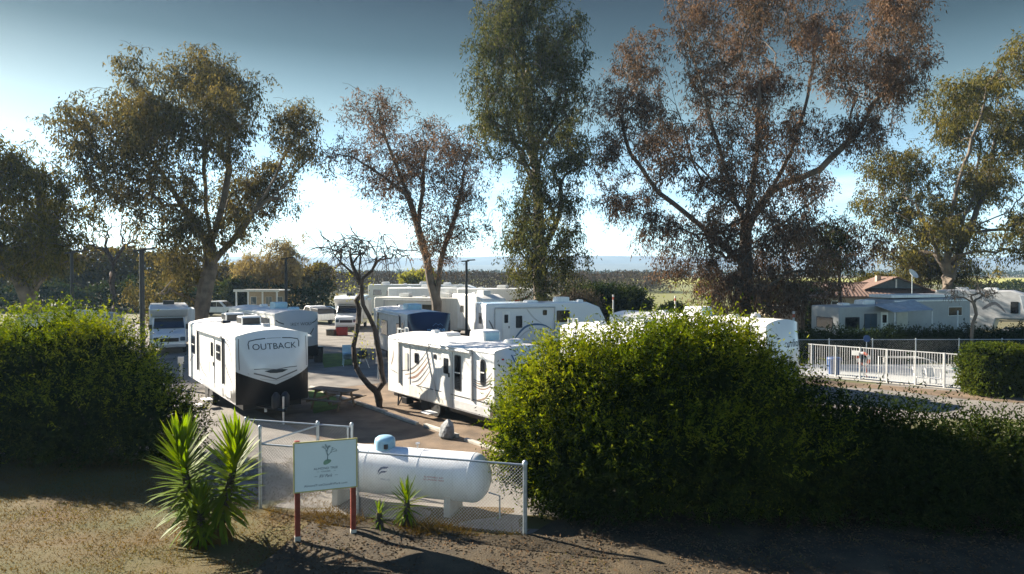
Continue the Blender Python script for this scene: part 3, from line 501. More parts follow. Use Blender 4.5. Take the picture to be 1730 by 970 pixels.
# ------------------------------------------------------------------ yuccas
def blade_mesh(k, bend):
    vs = []; fs = []; n = 6
    for i in range(n + 1):
        t = i / n; wd = .5 * (.55 + .45 * math.sin(min(1, t * 2.2) * math.pi / 2)) * (1 - t ** 3) ** .8; z = -bend * t * t; fold = .22 * wd
        x = t * (1 - .12 * bend * t)
        vs += [(x, -wd * .12, z + fold * .06), (x, 0, z - fold * .02), (x, wd * .12, z + fold * .06)]
    for i in range(n):
        a = i * 3; fs += [(a, a + 1, a + 4, a + 3), (a + 1, a + 2, a + 5, a + 4)]
    me = bpy.data.meshes.new('leaf'); me.from_pydata(vs, [], fs); me.materials.append(L['yuc'])
    me.polygons.foreach_set('use_smooth', [True] * len(me.polygons)); me.update(); return me
BL = [blade_mesh(k, b) for k, b in enumerate((.02, .08, .16, .3, .5))]
def yucca(label, loc, stems, part_total, seed, rest=0, group=None):
    r = random.Random(seed); root = empty('yucca', loc, 0, label, 'yucca', group); per = part_total // len(stems); restmb = MB(); deadmb = MB()
    for (bx, by, tx, ty, z0, z1, ll) in stems:
        mb = MB(); pts = [Vector((bx + (tx - bx) * t, by + (ty - by) * t, -.05 + (z1 + .05) * t)) for t in (0, .3, .6, 1)]; mb.tube(pts, [.10, .085, .08, .05], 8); mb.build('trunk', M['barkd'], root, smooth=True)
        for i in range(per + rest):
            u = (i + r.random()) / (per + rest); z = z0 + (z1 - z0) * (1 - (1 - u) ** 1.25); t = z / z1
            az = i * 2.39996 + r.uniform(-.3, .3); el = R(-48 + 128 * (u ** 1.15)) + r.uniform(-.14, .14); q = ll * r.uniform(.8, 1.12) * (.72 + .28 * u if u < .9 else 1.0)
            d = Vector((math.cos(az) * math.cos(el), math.sin(az) * math.cos(el), math.sin(el)))
            side = Vector((-math.sin(az), math.cos(az), 0)); upv = d.cross(side) * -1; upv = -side.cross(d) if False else d.cross(side)
            if upv.z < 0 and el < 1.4: upv = -upv; side = -side
            Mx = Matrix(((d.x, side.x, upv.x), (d.y, side.y, upv.y), (d.z, side.z, upv.z))).to_4x4()
            Mx = Matrix.Translation((bx + (tx - bx) * t, by + (ty - by) * t, z)) @ Mx @ Matrix.Diagonal((q, q * r.uniform(.85, 1.15), q, 1))
            k = 0 if u > .85 else (r.choice((0, 1, 1)) if u > .55 else r.choice((1, 2, 2, 3)) if u > .2 else r.choice((2, 3, 4)))
            if rest and (i * rest) % (per + rest) < rest:
                me = BL[k if u > .17 else 4]; (restmb if u > .17 else deadmb).add([Mx @ v.co for v in me.vertices], [tuple(p.vertices) for p in me.polygons])
            else:
                o = bpy.data.objects.new('leaf', BL[k]); col.objects.link(o); o.parent = root; o.matrix_local = Mx
    if rest: tag(restmb.build('lower_leaves', L['yuc'], root, smooth=True), kind='stuff'); tag(deadmb.build('dead_leaves', L['straw'], root, smooth=True), kind='stuff')
    return root
yb = gr(348, 918)
yucca('tall twin-headed spiky yucca growing on the dry lawn next to the sign', yb, [(-.12, 0, -.52, .1, .12, 1.74, .88), (.15, .1, .58, .1, .15, 1.72, .86), (-.02, -.1, .0, -.25, .05, .8, .55)], 294, 3, rest=140)
yucca('young yucca with one spiky head in front of the white propane tank', gr(686, 893), [(0, 0, .02, 0, .25, .62, .52)], 70, 5)
yucca('smallest yucca seedling between the red sign post and the young yucca', gr(642, 900), [(0, 0, -.02, 0, .15, .42, .34)], 46, 6)
# ------------------------------------------------------------------ ground cover
def scatter(name, label, cat, n, region, m, ln, wd, up, seed, zoff=.02, flat=False, mask=None):
    r = np.random.default_rng(seed); x0, x1, y0, y1 = region; x = x0 + (x1 - x0) * r.random(n); y = y0 + (y1 - y0) * r.random(n)
    if mask is not None:
        k = mask(x, y); x = x[k]; y = y[k]; n = len(x)
    b = np.stack([x, y, np.full(n, zoff) + (r.random(n) * .04 if flat else 0)], 1)
    d = unit(r.normal(size=(n, 3)) * [1, 1, .12 if flat else .3] + [0, 0, 0 if flat else up])
    return tag(quads_mesh(name, leaf_quads(b, d, ln * r.uniform(.4, 1.4, n), wd * r.uniform(.6, 1.3, n), r), L[m]), label, cat, kind='stuff')
scatter('dry_grass', 'short dry tan grass of the front lawn', 'grass', 58000, (-17, -2.5, 11, 19.6), 'straw', .075, .006, .9, 2, mask=lambda x, y: (x < -5.4 + (y - 3) * .1 + .5 * np.sin(y * 3)) & (np.sin(x * 2.1) * np.sin(y * 2.7 + x) + np.sin(x * .7 + 2) * .5 > -.9))
scatter('green_grass', 'thin green tufts among the lawn and mulch', 'grass', 26000, (-16, 8, 10.8, 18), 'eucb', .08, .006, .8, 3, zoff=.04, mask=lambda x, y: (np.sin(x * 1.1 + 3) * np.sin(y * 1.9 + x * .5) > .3) & (y < 16.5))
scatter('wood_chips', 'scattered bark mulch chips and dead leaves under the fence', 'mulch', 22000, (-5.2, 15, 10.8, 15.6), 'chip', .06, .014, .2, 4, zoff=.06, flat=True, mask=lambda x, y: y < 15.3 - .28 * (np.minimum(x, .3) + 5.6) + np.clip((x - .3) / 1.5, 0, 1) * 1.0)
scatter('weeds', 'dry tangled weeds along the chain link fence', 'weeds', 6000, (-5.4, .2, 13.6, 15.6), 'straw', .22, .006, .8, 6, zoff=.05, mask=lambda x, y: np.abs(y - (15.1 - .29 * (x + 5.63))) < .28 * (1 + np.sin(x * 3)))
# ------------------------------------------------------------------ sign
s0 = gr(503, 919); s1 = gr(597, 907); sm = (s0 + s1) / 2; sdv = (s1 - s0).normalized(); srz = math.atan2(sdv.y, sdv.x)
sg = empty('sign_board', sm, srz, 'pale blue-white notice board on two red wooden posts in front of the tank fence', 'sign'); hw = (s1 - s0).length / 2
for s in (-1, 1):
    o = B(s * hw - .05, s * hw + .05, -.05, .05, -.05, 2.02 if s < 0 else 1.93, 'post', M['redwood'], sg, .008)
    B(s * hw - .057, s * hw + .057, -.057, .057, -.05, .16, 'post_base', M['conc'], o, .008)
pn = B(-.60, .60, -.075, -.052, 1.03, 1.99, 'panel', M['signp'], sg, .004)
fr = mat('sign_frame_gold', (.42, .38, .16), .5)
for a in ((-.612, -.585, 1.018, 2.002), (.585, .612, 1.018, 2.002)): B(a[0], a[1], -.083, -.05, a[2], a[3], 'frame_edge', fr, sg, .003)
for a in ((-.584, .584, 1.016, 1.04), (-.584, .584, 1.98, 2.004)): B(a[0], a[1], -.082, -.05, a[2], a[3], 'frame_edge', fr, sg, .003)
SY = -.0775
sgreen = mat('print_green', (.20, .34, .24), .5); sink = mat('print_slate', (.06, .10, .15), .5)
def dec(poly, name, m, parent): return MB().add([(x, SY, z) for x, z in poly], [tuple(range(len(poly)))]).build(name, m, parent, recalc=False)
tk = MB(); rr = random.Random(5)
def twigd(x, z, ang, ln, wd, dep):
    x2, z2 = x + math.cos(ang) * ln, z + math.sin(ang) * ln; nx, nz = -math.sin(ang) * wd, math.cos(ang) * wd
    tk.add([(x + nx, SY, z + nz), (x - nx, SY, z - nz), (x2 - nx * .6, SY, z2 - nz * .6), (x2 + nx * .6, SY, z2 + nz * .6)], [(0, 1, 2, 3)])
    if dep:
        for k in range(3): twigd(x2, z2, ang + rr.uniform(-.75, .75), ln * rr.uniform(.6, .85), wd * .6, dep - 1)
twigd(.03, 1.60, 1.5, .10, .011, 4); tk.build('tree_emblem', mat('print_tree', (.16, .24, .27), .5), pn, recalc=False)
dec([(.03 + .075 * math.cos(t) * (1 + .25 * math.cos(t)) - .02, 1.575 + .048 * math.sin(t) + .02 * math.cos(t)) for t in [k * 2 * math.pi / 24 for k in range(24)]], 'almond_emblem', sgreen, pn)
for s, sz, z, wd, sh in (('ALMOND TREE', .062, 1.455, .46, 0), ('OASIS', .036, 1.395, .17, 0), ('RV Park', .085, 1.305, .24, .35), ('AlmondTreeOasisRVPark.com', .058, 1.135, .82, 0)):
    text_on(s, sz, (lambda u, v, z=z: (u, SY - .001, z + v)), 'lettering', sink, pn, shear=sh, width=wd)
for a in (-.16, .16): dec([(a - .02 + .01, 1.394), (a + .02 + .01, 1.394), (a + .02 + .01, 1.398), (a - .02 + .01, 1.398)], 'dash_mark', sink, pn)
for a in (-.19, .20): dec([(a - .03, 1.303), (a + .03, 1.303), (a + .03, 1.308), (a - .03, 1.308)], 'dash_mark', sink, pn)
# ------------------------------------------------------------------ chain link enclosure
FH = 1.46
def fence(name, label, A, Bp, posts, parent_group=None, h=FH, mesh=True, sp=.075, wr=.0018, end_h=None, cat='fence', topr=.021, midr=False):
    A = Vector(A); Bp = Vector(Bp); d = Bp - A; ln = d.length; rz = math.atan2(d.y, d.x); root = empty(name, A, rz, label, cat, parent_group)
    for i, (t, hh, rad) in enumerate(posts):
        x = t * ln; p = MB().lathe([(rad, -.1), (rad, hh)], 10).build('post', M['galv'], root, smooth=True); p.location.x = x
        c = MB().lathe([(rad * 1.25, hh - .02), (rad * 1.25, hh + .03), (rad * .7, hh + .06), (0, hh + .07)], 10).build('cap', M['galv'], p, smooth=True)
    MB().tube([(0, 0, h), (ln, 0, h)], topr, 8).build('top_rail', M['galv'], root, smooth=True)
    if midr: MB().tube([(0, 0, .08), (ln, 0, .08)], .004, 6).build('bottom_wire', M['galv'], root)
    if mesh:
        mb = MB(); z0, z1 = .04, h - .02; H = z1 - z0; n = int((ln + H) / sp)
        for k in range(n):
            for sgn in (1, -1):
                a = k * sp - H; xa, xb = max(0, a), min(ln, a + H)
                if xb - xa < .02: continue
                za, zb = z0 + (xa - a), z0 + (xb - a)
                if sgn < 0: za, zb = z1 - (xa - a), z1 - (xb - a)
                mb.tube([(xa, .006 * sgn, za), (xb, .006 * sgn, zb)], wr, 3, cap=False)
        tag(mb.build('chain_link_mesh', M['wire'], root, recalc=False), kind='stuff')
    return root
fA = Vector((-5.63, 15.4, 0)); fB = Vector((.26, 13.72, 0)); fC = Vector((-4.83, 17.4, 0)); fD = Vector((-6.95, 18.0, 0)); fE = Vector((-3.98, 17.12, 0))
fence('chain_link_fence', 'chain link fence with galvanised posts running in front of the propane tank', fA, fB, [(0, 1.82, .034), (.395, FH, .024), (1, FH + .03, .045)], sp=.07)
fence('chain_link_fence', 'short chain link side fence between the yucca and the propane tank', fA + (fC - fA) * .03, fC - (fC - fA) * .03, [], sp=.08)
fence('chain_link_fence', 'back chain link fence with capped posts above the notice board', fD, fE, [(0, FH, .03), (.69, FH + .03, .038), (.965, FH - .05, .022), (1, FH + .05, .038)], sp=.08)
# ------------------------------------------------------------------ propane tank
tdir = (fB - fA).normalized(); tr = Vector((-.62, 14.98, 0)); tc0 = tr - tdir * 2.05; tk_ = empty('propane_tank', tc0, math.atan2(tdir.y, tdir.x), 'long white propane tank with pale blue dome behind the chain link fence', 'tank')
TR = .53; TZ = .82; hl_ = 2.2
prof = [(0, -hl_)] + [(TR * math.sin(t), -hl_ + .36 - .36 * math.cos(t)) for t in [k * math.pi / 2 / 8 for k in range(1, 9)]]
prof += [(TR, -hl_ + .36 + (2 * hl_ - .72) * k / 8) for k in range(1, 8)]
prof += [(TR * math.cos(t), hl_ - .36 + .36 * math.sin(t)) for t in [k * math.pi / 2 / 8 for k in range(9)]]
body = MB().lathe([(max(r_, 1e-5), x_) for r_, x_ in prof], 40, Matrix.Translation((0, 0, TZ)), 'x').build('shell', M['tank'], tk_, smooth=True)
domem = mat('dome_blue', (.28, .48, .62), .35, .08, 3)
dm = MB().lathe([(.235, TZ + TR - .09), (.235, TZ + TR + .13), (.22, TZ + TR + .19), (.16, TZ + TR + .235), (.001, TZ + TR + .25)], 24).build('valve_dome', domem, tk_, smooth=True); dm.location.x = -.3
B(.09, .16, -.245, -.16, TZ + TR + .0, TZ + TR + .1, 'latch', M['char'], dm, .005)
for x in (-1.84, -.6, .66, 1.84): MB().lathe([(TR - .01, x - .012), (TR + .005, x - .006), (TR + .005, x + .006), (TR - .01, x + .012)], 40, Matrix.Translation((0, 0, TZ)), 'x').build('weld_seam', M['tank'], tk_, smooth=True)
for x in (-1.35, 1.35):
    MB().prism([(-.42, 0), (.42, 0), (.40, TZ - TR * .62), (.2, TZ - TR * .9), (0, TZ - TR + .01), (-.2, TZ - TR * .9), (-.40, TZ - TR * .62)], x - .07, x + .07, 'x').build('saddle', M['conc'], tk_, bevel=.01)
pv = MB().tube([(.5, 0, TZ + TR - .02), (.5, 0, TZ + TR + .12)], .015, 8).tube([(.46, 0, TZ + TR + .12), (.55, 0, TZ + TR + .14)], .02, 8).build('relief_valve', M['alu'], tk_)
MB().tube([(-1.15, 0, TZ + TR - .02), (-1.15, 0, TZ + TR + .06)], .05, 10).tube([(-1.15, 0, TZ + TR + .05), (-1.15, 0, TZ + TR + .11)], [.07, .02], 10).build('fill_cap', M['alu'], tk_)
def onT(x0, z0): # x along tank, angle offset as arc height above the side line
    def f(u, v):
        a = (z0 + v) / TR; return (x0 + u, -(TR + .003) * math.cos(a), TZ + (TR + .003) * math.sin(a))
    return f
def patch(fn, polys, name, m, parent):
    mb = MB()
    for p in polys: mb.add([fn(*q) for q in p], [tuple(range(len(p)))])
    return mb.build(name, m, parent, recalc=False)
h_ = onT(-1.12, .24)
patch(h_, [[(-.055, 0), (0, .055), (0, 0)], [(-.055, .0), (-.0, .055), (-.0, 0)]], 'hazard_diamond_red', M['red'], body)
patch(h_, [[(-.06, .0), (-.03, .03), (0, .0), (-.03, -.03)]], 'hazard_diamond_blue', M['red'], body)
patch(h_, [[(-.03, .032), (0, .062), (.03, .032), (0, .002)]], 'hazard_diamond_top', M['red'], body)
patch(h_, [[(.002, 0), (.032, .03), (.062, 0), (.032, -.03)]], 'hazard_diamond_yellow', mat('hazard_yellow', (.6, .45, .03), .5), body)
lf = onT(-.1, .13)
patch(lf, [[(1.35 * a, 1.35 * b) for a, b in ((-.09, -.06), (-.085, .0), (-.05, .05), (.0, .07), (.10, .07), (.06, .04), (.0, .035), (-.045, .01))], [(1.35 * a, 1.35 * b) for a, b in ((-.075, -.075), (-.06, -.03), (-.02, .0), (.08, .005), (.045, -.022), (-.01, -.028), (-.05, -.05))]], 'leaping_emblem', mat('logo_navy', (.02, .05, .14), .4), body)
text_on('FERRELLGAS', .05, onT(-.04, -.05), 'lettering', M['sblue'], body, width=.22)
for i, s in enumerate(('FLAMMABLE GAS', 'NO SMOKING NEAR')): text_on(s, .05, onT(1.1, .085 - .055 * i), 'warning_text', M['red'], body, width=.44 + .03 * i)
MB().tube([(2.45, -.1, 0), (2.45, -.1, .5), (2.2, -.1, .55)], .018, 6).build('pipe', M['galv'], tk_)
# ------------------------------------------------------------------ boulder
def boulder(label, loc, s, seed):
    bm = bmesh.new(); bmesh.ops.create_icosphere(bm, subdivisions=2, radius=1); r = random.Random(seed)
    pl = [(Vector((r.uniform(-1, 1), r.uniform(-1, 1), r.uniform(-.2, 1))).normalized(), r.uniform(.6, .85)) for _ in range(9)] + [(Vector((-.75, -.55, .35)).normalized(), .62)]
    for v in bm.verts:
        for n, d in pl:
            k = v.co.dot(n) - d
            if k > 0: v.co -= n * k
        v.co.x *= s[0]; v.co.y *= s[1]; v.co.z = v.co.z * s[2] + s[2] * .72
    me = bpy.data.meshes.new('boulder'); bm.to_mesh(me); bm.free(); o = link('boulder', me, M['stone'], bevel=.015); o.location = loc; return tag(o, label, 'boulder')
boulder('angular grey boulder standing by the timber kerb beside the white trailer', gr(756, 741), (.32, .26, .38), 8)
# ------------------------------------------------------------------ picnic table
def picnic(label, loc, rz, m='wood'):
    t = empty('picnic_table', loc, rz, label, 'picnic table')
    for i in range(5): B(-.95, .95, -.36 + .148 * i, -.36 + .148 * i + .138, .72, .76, 'tabletop_plank', M[m], t, .006)
    for s in (-1, 1):
        for k in range(2): B(-.95, .95, s * .72 - .15 + .15 * k, s * .72 - .01 + .15 * k, .42, .46, 'bench_plank', M[m], t, .006)
    for x in (-.62, .62):
        for s in (-1, 1): MB().prism([(s * .58, 0), (s * .49, 0), (s * .22, .72), (s * .31, .72)], x - .02, x + .02, 'x').build('leg', M[m], t)
        B(x + .022, x + .06, -.86, .86, .33, .42, 'bench_support', M[m], t, .004); B(x + .022, x + .06, -.34, .34, .63, .72, 'top_support', M[m], t, .004)
    return t
picnic('weathered wooden picnic table between the white trailer and the crooked almond tree', gr(563, 690), R(-25))
# stack of pale plastic chairs and a small dark trailer on the verge
st = empty('plastic_chair_stack', gr(588, 618), R(20), 'stack of pale blue plastic chairs on the grass verge by the road', 'chairs')
for k in range(4):
    z = .38 + .1 * k
    MB().grid(lambda u, v: (-.28 + .56 * u, -.26 + .5 * v, z + .03 * math.sin(u * 3.14)), 4, 3).grid(lambda u, v: (-.28 + .56 * u, .24 + .14 * v, z + .45 * v + .02), 4, 3).build('chair_shell', M['teal'], st, smooth=True)
for x in (-.25, .25):
    for y in (-.24, .24): MB().tube([(x * 1.15, y * 1.15, 0), (x, y, .40)], .022, 6).build('leg', M['teal'], st)
bq = empty('barbecue_grill', gr(612, 622), R(10), 'round black barbecue grill beside the stacked pale blue chairs', 'grill')
MB().lathe([(.001, .5), (.2, .54), (.30, .68), (.31, .76)], 18).build('bowl', M['char'], bq, smooth=True); MB().lathe([(.315, .765), (.27, .9), (.14, .99), (.001, 1.01)], 18).build('lid', M['black'], bq, smooth=True)
for k in range(3):
    a = k * 2.1; MB().tube([(.38 * math.cos(a), .38 * math.sin(a), 0), (.18 * math.cos(a), .18 * math.sin(a), .55)], .014, 6).build('leg', M['alu'], bq)
# ------------------------------------------------------------------ lamp posts
def lamp(label, px, ytop, D, r):
    g = at(px, ytop, D); h = g.z; o = empty('lamp_post', (g.x, D, 0), 0, label, 'lamp post')
    MB().lathe([(r * 1.9, 0), (r * 1.9, .06), (r * 1.1, .07), (r, .2), (r * .85, h - .02)], 12).build('pole', M['lamp'], o, smooth=True)
    B(-r * .5, .50, -.05, .05, h - .06, h + .03, 'arm', M['lamp'], o, .01).rotation_euler.y = -.05
    B(.42, .98, -.14, .14, h - .01, h + .07, 'lamp_head', M['lamp'], o, .02).rotation_euler.y = -.06
lamp('dark lamp post rising close behind the big rounded shrub and before the white motorhome', 239, 423, 32.5, .12)
lamp('dark lamp post beside the multi-stemmed dark eucalyptus', 121, 427, 40, .10)
lamp('dark lamp post behind the grey trailer roof near the pale willow', 483, 437, 50, .11)
lamp('dark lamp post beside the tall white fifth wheel and the navy-fronted trailer', 788, 441, 48, .10)
# ------------------------------------------------------------------ pool fence, life ring and rails
pA = gr(1362, 634); pB = gr(1655, 663); d = pB - pA; pl = d.length; pf = empty('pool_fence', pA, math.atan2(d.y, d.x), 'white metal picket fence round the pool', 'fence'); PH = 1.62
pxs = [1372, 1413, 1454, 1500, 1548, 1597, 1645]
def along(px):
    k = (px - 865) / F; return (k * pA.y - pA.x) / (d.x / pl - k * d.y / pl)
xs = [along(p) for p in pxs]
for x in xs: B(x - .03, x + .03, -.03, .03, 0, PH + .02, 'post', M['fenceW'], pf, .006)
for z in (.12, PH - .03): B(xs[0] - .2, xs[-1], -.018, .018, z, z + .045, 'rail', M['fenceW'], pf, .004)
pkm = MB().box(-.009, .009, -.009, .009, .1645, PH - .031).build('picket', M['fenceW'], pf).data; bpy.data.objects.remove([o for o in pf.children if o.name.startswith('picket')][0])
x = xs[0] - .12
while x < xs[-1]:
    if min(abs(x - q) for q in xs) > .05:
        o = bpy.data.objects.new('picket', pkm); col.objects.link(o); o.parent = pf; o.location.x = x
    x += .108
B(xs[0] - .3, xs[-1] + .2, -.14, .14, -.02, .055, 'footing', M['conc'], pf, .01)
def on_pf(px, off, z): 
    q = along(px); v = d.normalized(); n = Vector((-v.y, v.x, 0)); return pA + v * q + n * off + Vector((0, 0, z))
lp = on_pf(1457, .25, 0)
ls = empty('life_ring', lp, math.atan2(d.y, d.x), 'orange and white life ring hung on a post behind the pool fence', 'life ring')
orm = mat('life_ring_orange', (.55, .14, .08), .5)
def torus_seg(a0, a1, Rr, rr_): return MB().tube([(Rr * math.cos(a0 + (a1 - a0) * k / 6), 0, 1.05 + Rr * math.sin(a0 + (a1 - a0) * k / 6)) for k in range(7)], rr_, 8)
for k in range(8): torus_seg(k * math.pi / 4 + .004, (k + 1) * math.pi / 4, .27, .07).build('ring_band', orm if k % 2 else M['fenceW'], ls, smooth=True)
MB().tube([(0, .11, 0), (0, .11, 1.5)], .03, 8).build('post', M['galv'], ls)
rope = MB().tube([(.1, -.02, .75), (.18, -.02, .45), (.1, -.02, .3), (.2, -.02, .2)], .02, 6).build('rope', orm, ls)
nb = empty('pool_notice', on_pf(1447, -.03, 0), math.atan2(d.y, d.x), 'small blank white notice plate on the white pool fence', 'sign'); B(-.17, .17, -.05, -.035, 1.22, 1.46, 'plate', M['fenceW'], nb, .003); B(-.02, .02, -.035, -.012, 1.25, 1.44, 'bracket', M['galv'], nb, .002)
rl = empty('pool_handrail', on_pf(1565, 1.6, .03), 0, 'curved white handrail by the pool steps behind the fence', 'handrail')
for y in (0, .5): MB().tube([(-2.2, y + .3, 0), (-2.2, y + .3, 1.15), (-.4, y + .1, 1.15), (.1, y, 1.0), (.35, y, .6), (.4, y, 0)], .022, 8).build('rail', M['fenceW'], rl, smooth=True)
for q, nm in ((1556, 'white folding pool chair next to the curved handrail'), (1578, 'white folding pool chair on the far side of the handrail')):
    c = empty('pool_chair', on_pf(q, .7, .03), R(20), nm, 'chair')
    B(-.25, .25, -.2, .2, .30, .34, 'seat', M['fenceW'], c, .01); o = B(-.25, .25, -.02, .02, .36, .8, 'backrest', M['fenceW'], c, .01); o.location.y = .2; o.rotation_euler.x = -.25
    for xx in (-.22, .22):
        for yy in (-.18, .18): MB().tube([(xx, yy, 0), (xx, yy, .30)], .018, 6).build('leg', M['fenceW'], c)
bt = empty('blue_bin', on_pf(1400, .9, .03), 0, 'blue plastic bin inside the pool fence by the lettered front cap', 'bin'); MB().lathe([(.26, 0), (.34, .75), (.36, .78), (.36, .83)], 16).build('tub', M['blue'], bt, smooth=True); MB().lathe([(.37, .835), (.33, .9), (.001, .93)], 16).build('lid', M['blue'], bt, smooth=True)
fence('chain_link_fence', 'low chain link fence in front of the long dark hedge behind the pool', (15.8, 39.9, 0), (31, 40.2, 0), [(k / 6, 1.42, .03) for k in range(7)], h=1.4, sp=.14)
bs = empty('blue_sign', (at(1464, 577, 39.6).x, 39.6, 0), 0, 'round blue sign on the low chain link fence by the dark hedge', 'sign'); MB().tube([(0, 0, 0), (0, 0, 1.5)], .025, 8).build('post', M['galv'], bs); MB().lathe([(.001, -.03), (.2, -.03), (.2, -.05), (.001, -.05)], 20, Matrix.Translation((0, 0, 1.5)) @ Matrix.Rotation(R(90), 4, 'X') @ Matrix.Scale(-1, 4, (0, 0, 1))).build('disc', M['blue'], bs)
# utility pedestals
for px, py, D, lb in ((1036, 498, 62, 'white and red utility pedestal right of the pale blue-shaded camper'), (1141, 500, 62, 'white and red utility pedestal near the small dark shrub'), (1341, 526, 50, 'white and red utility pedestal between the cream front cap and the grey park trailer')):
    g = at(px, py, D); u = empty('utility_pedestal', (g.x, D, 0), 0, lb, 'pedestal'); h = min(g.z, 3.6)
    B(-.06, .06, -.06, .06, 0, h - .45, 'column', M['fenceW'], u, .01); B(-.065, .065, -.065, .065, h - .448, h - .2, 'red_band', orm, u, .01); B(-.07, .07, -.07, .07, h - .198, h, 'cap', M['fenceW'], u, .02)
# ------------------------------------------------------------------ tiled building and wall
bl = at(1375, 510, 76); b0 = empty('tiled_building', (at(1478, 510, 76).x, 78, 0), R(-3), 'low beige building with clay-tiled hip roof and gable beyond the grey park trailer', 'building'); W2 = 9.8; EV = 2.55; RG = 3.95
B(-W2 + .5, W2 - .5, 0, 9, 0, EV, 'wall', M['stucco'], b0, .02)
for x in (-6.5, -3.2, 1.5, 5.2):
    o = B(x - .6, x + .6, -.04, .03, .9, 2.1, 'window_frame', M['fenceW'], b0, .01); B(x - .52, x + .52, -.05, -.042, .98, 2.02, 'pane', M['glass'], o, 0)
def tiles(name, P, n_u, n_v, parent):      # a pitch of barrel tiles: ribs across, courses stepping down
    a, b, c, e_ = [Vector(p) for p in P]; nrm = (b - a).cross(e_ - a).normalized(); nrm = nrm if nrm.z > 0 else -nrm
    def fn(u, v):
        p = a.lerp(b, u).lerp(e_.lerp(c, u), v); return p + nrm * (.05 * abs(math.sin(u * n_u * math.pi)) + .05 * (1 - (v * n_v) % 1))
    return MB().grid(fn, n_u * 4, n_v * 2).build(name, M['tile'], parent, smooth=False, recalc=False)
tiles('roof_tiles', [(-W2, -.6, EV), (W2, -.6, EV), (W2 - 2.6, 4.4, RG), (-W2 + 4.2, 4.4, RG)], 44, 14, b0)
tiles('roof_tiles', [(W2, 9.6, EV), (-W2, 9.6, EV), (-W2 + 4.2, 4.4, RG), (W2 - 2.6, 4.4, RG)], 30, 10, b0)
MB().add([(-W2, -.6, EV), (-W2 + 4.2, 4.4, RG), (-W2, 9.6, EV)], [(0, 1, 2)]).build('hip', M['tile'], b0); MB().add([(W2, -.6, EV), (W2 - 2.6, 4.4, RG), (W2, 9.6, EV)], [(0, 1, 2)]).build('hip', M['tile'], b0)
for s in (-1, 1): MB().tube([(-W2, -.6, EV + .05), (-W2 + 4.2, 4.4, RG + .06)] if s < 0 else [(-W2 + 4.2, 4.4, RG + .06), (W2 - 2.6, 4.4, RG + .06)], .11, 8).build('ridge_tiles', M['tile'], b0)
B(-W2, W2, -.66, -.60, EV - .16, EV + .04, 'fascia', mat('fascia_brown', (.16, .09, .06), .7), b0, .005)
gx = 4.1
MB().prism([(gx - 3.2, RG - .5), (gx + 3.2, RG - .5), (gx, RG + .72)], 1.6, 1.7).build('gable', mat('gable_slate', (.10, .12, .14), .8), b0)
for s in (-1, 1): MB().add([(gx, 1.2, RG + .85), (gx + s * 3.7, 1.2, RG - .6), (gx + s * 3.7, 6.5, RG - .6), (gx, 6.5, RG + .85)], [(0, 1, 2, 3)]).build('gable_roof', M['tile'], b0).modifiers.new('s', 'SOLIDIFY').thickness = .12
B(gx - .08, gx + .08, 1.52, 1.6, RG - .45, RG + .55, 'gable_post', M['fenceW'], b0, .01)
ch = B(gx - 1.5, gx - 1.0, 3, 3.5, RG - .2, RG + .95, 'chimney', M['stucco'], b0, .02)
ds = empty('satellite_dish', (at(1541, 480, 74.4).x, 74.4, 0), 0, 'tilted white satellite dish on a mast in front of the tiled gable', 'satellite dish')
dz = at(0, 464, 74.4).z
MB().lathe([(.001, 0), (.25, .03), (.45, .10), (.6, .2), (.57, .2), (.43, .12), (.24, .05), (.001, .02)], 24, Matrix.Translation((0, 0, dz)) @ Matrix.Rotation(R(52), 4, Vector((.9, .5, 0)))).build('reflector', M['fenceW'], ds, smooth=True); MB().tube([(0, 0, 0), (0, 0, dz)], .05, 8).build('mast', M['galv'], ds)
wl = empty('beige_wall', (at(1333, 520, 60).x, 60, 0), 0, 'short beige stucco wall beside the small drooping eucalyptus', 'wall'); B(-1.35, 1.35, -.1, .1, 0, 2.35, 'wall_panel', M['stucco'], wl, .02); B(-1.42, 1.42, -.15, .15, 2.352, 2.45, 'coping', M['conc'], wl, .02); B(1.0, 1.3, -.2, -.102, 0, 2.3, 'pilaster', M['wood'], wl, .02)

# ------------------------------------------------------------------ small clutter of the lots
def crate(label, px, D, sx, sy, sz, m, rz):
    p = at(px, 540, D); o = empty('storage_box', (p.x, D, 0), R(rz), label, 'box'); B(-sx, sx, -sy, sy, 0, sz, 'tub', M[m], o, .03); B(-sx - .03, sx + .03, -sy - .03, sy + .03, sz + .002, sz + .06, 'lid', M['char'], o, .015)
crate('dark red storage box beside the wheel of the older white motorhome', 578, 58, .45, .3, .7, 'red', 12); crate('tan storage box beside the dark red box near the older motorhome', 560, 58, .35, .3, .45, 'wood', -10)
tb = empty('trash_can', gr(538, 612), 0, 'dark round trash can on the verge by the slate grey-fronted trailer', 'trash can'); MB().lathe([(.24, 0), (.29, .8), (.31, .82)], 16).build('can', M['char'], tb, smooth=True); MB().lathe([(.32, .825), (.28, .92), (.001, .96)], 16).build('lid', M['black'], tb, smooth=True)
for px, py, lb in ((640, 640, 'short grey hookup pedestal at the rear of the swoosh-striped trailer'), (306, 640, 'short grey hookup pedestal behind the trailer lettered OUTBACK')):
    u = empty('hookup_pedestal', gr(px, py), R(20), lb, 'pedestal'); B(-.07, .07, -.06, .06, 0, .75, 'column', M['galv'], u, .01); B(-.14, .14, -.09, .09, .752, 1.1, 'meter_box', M['lgrey'], u, .02)
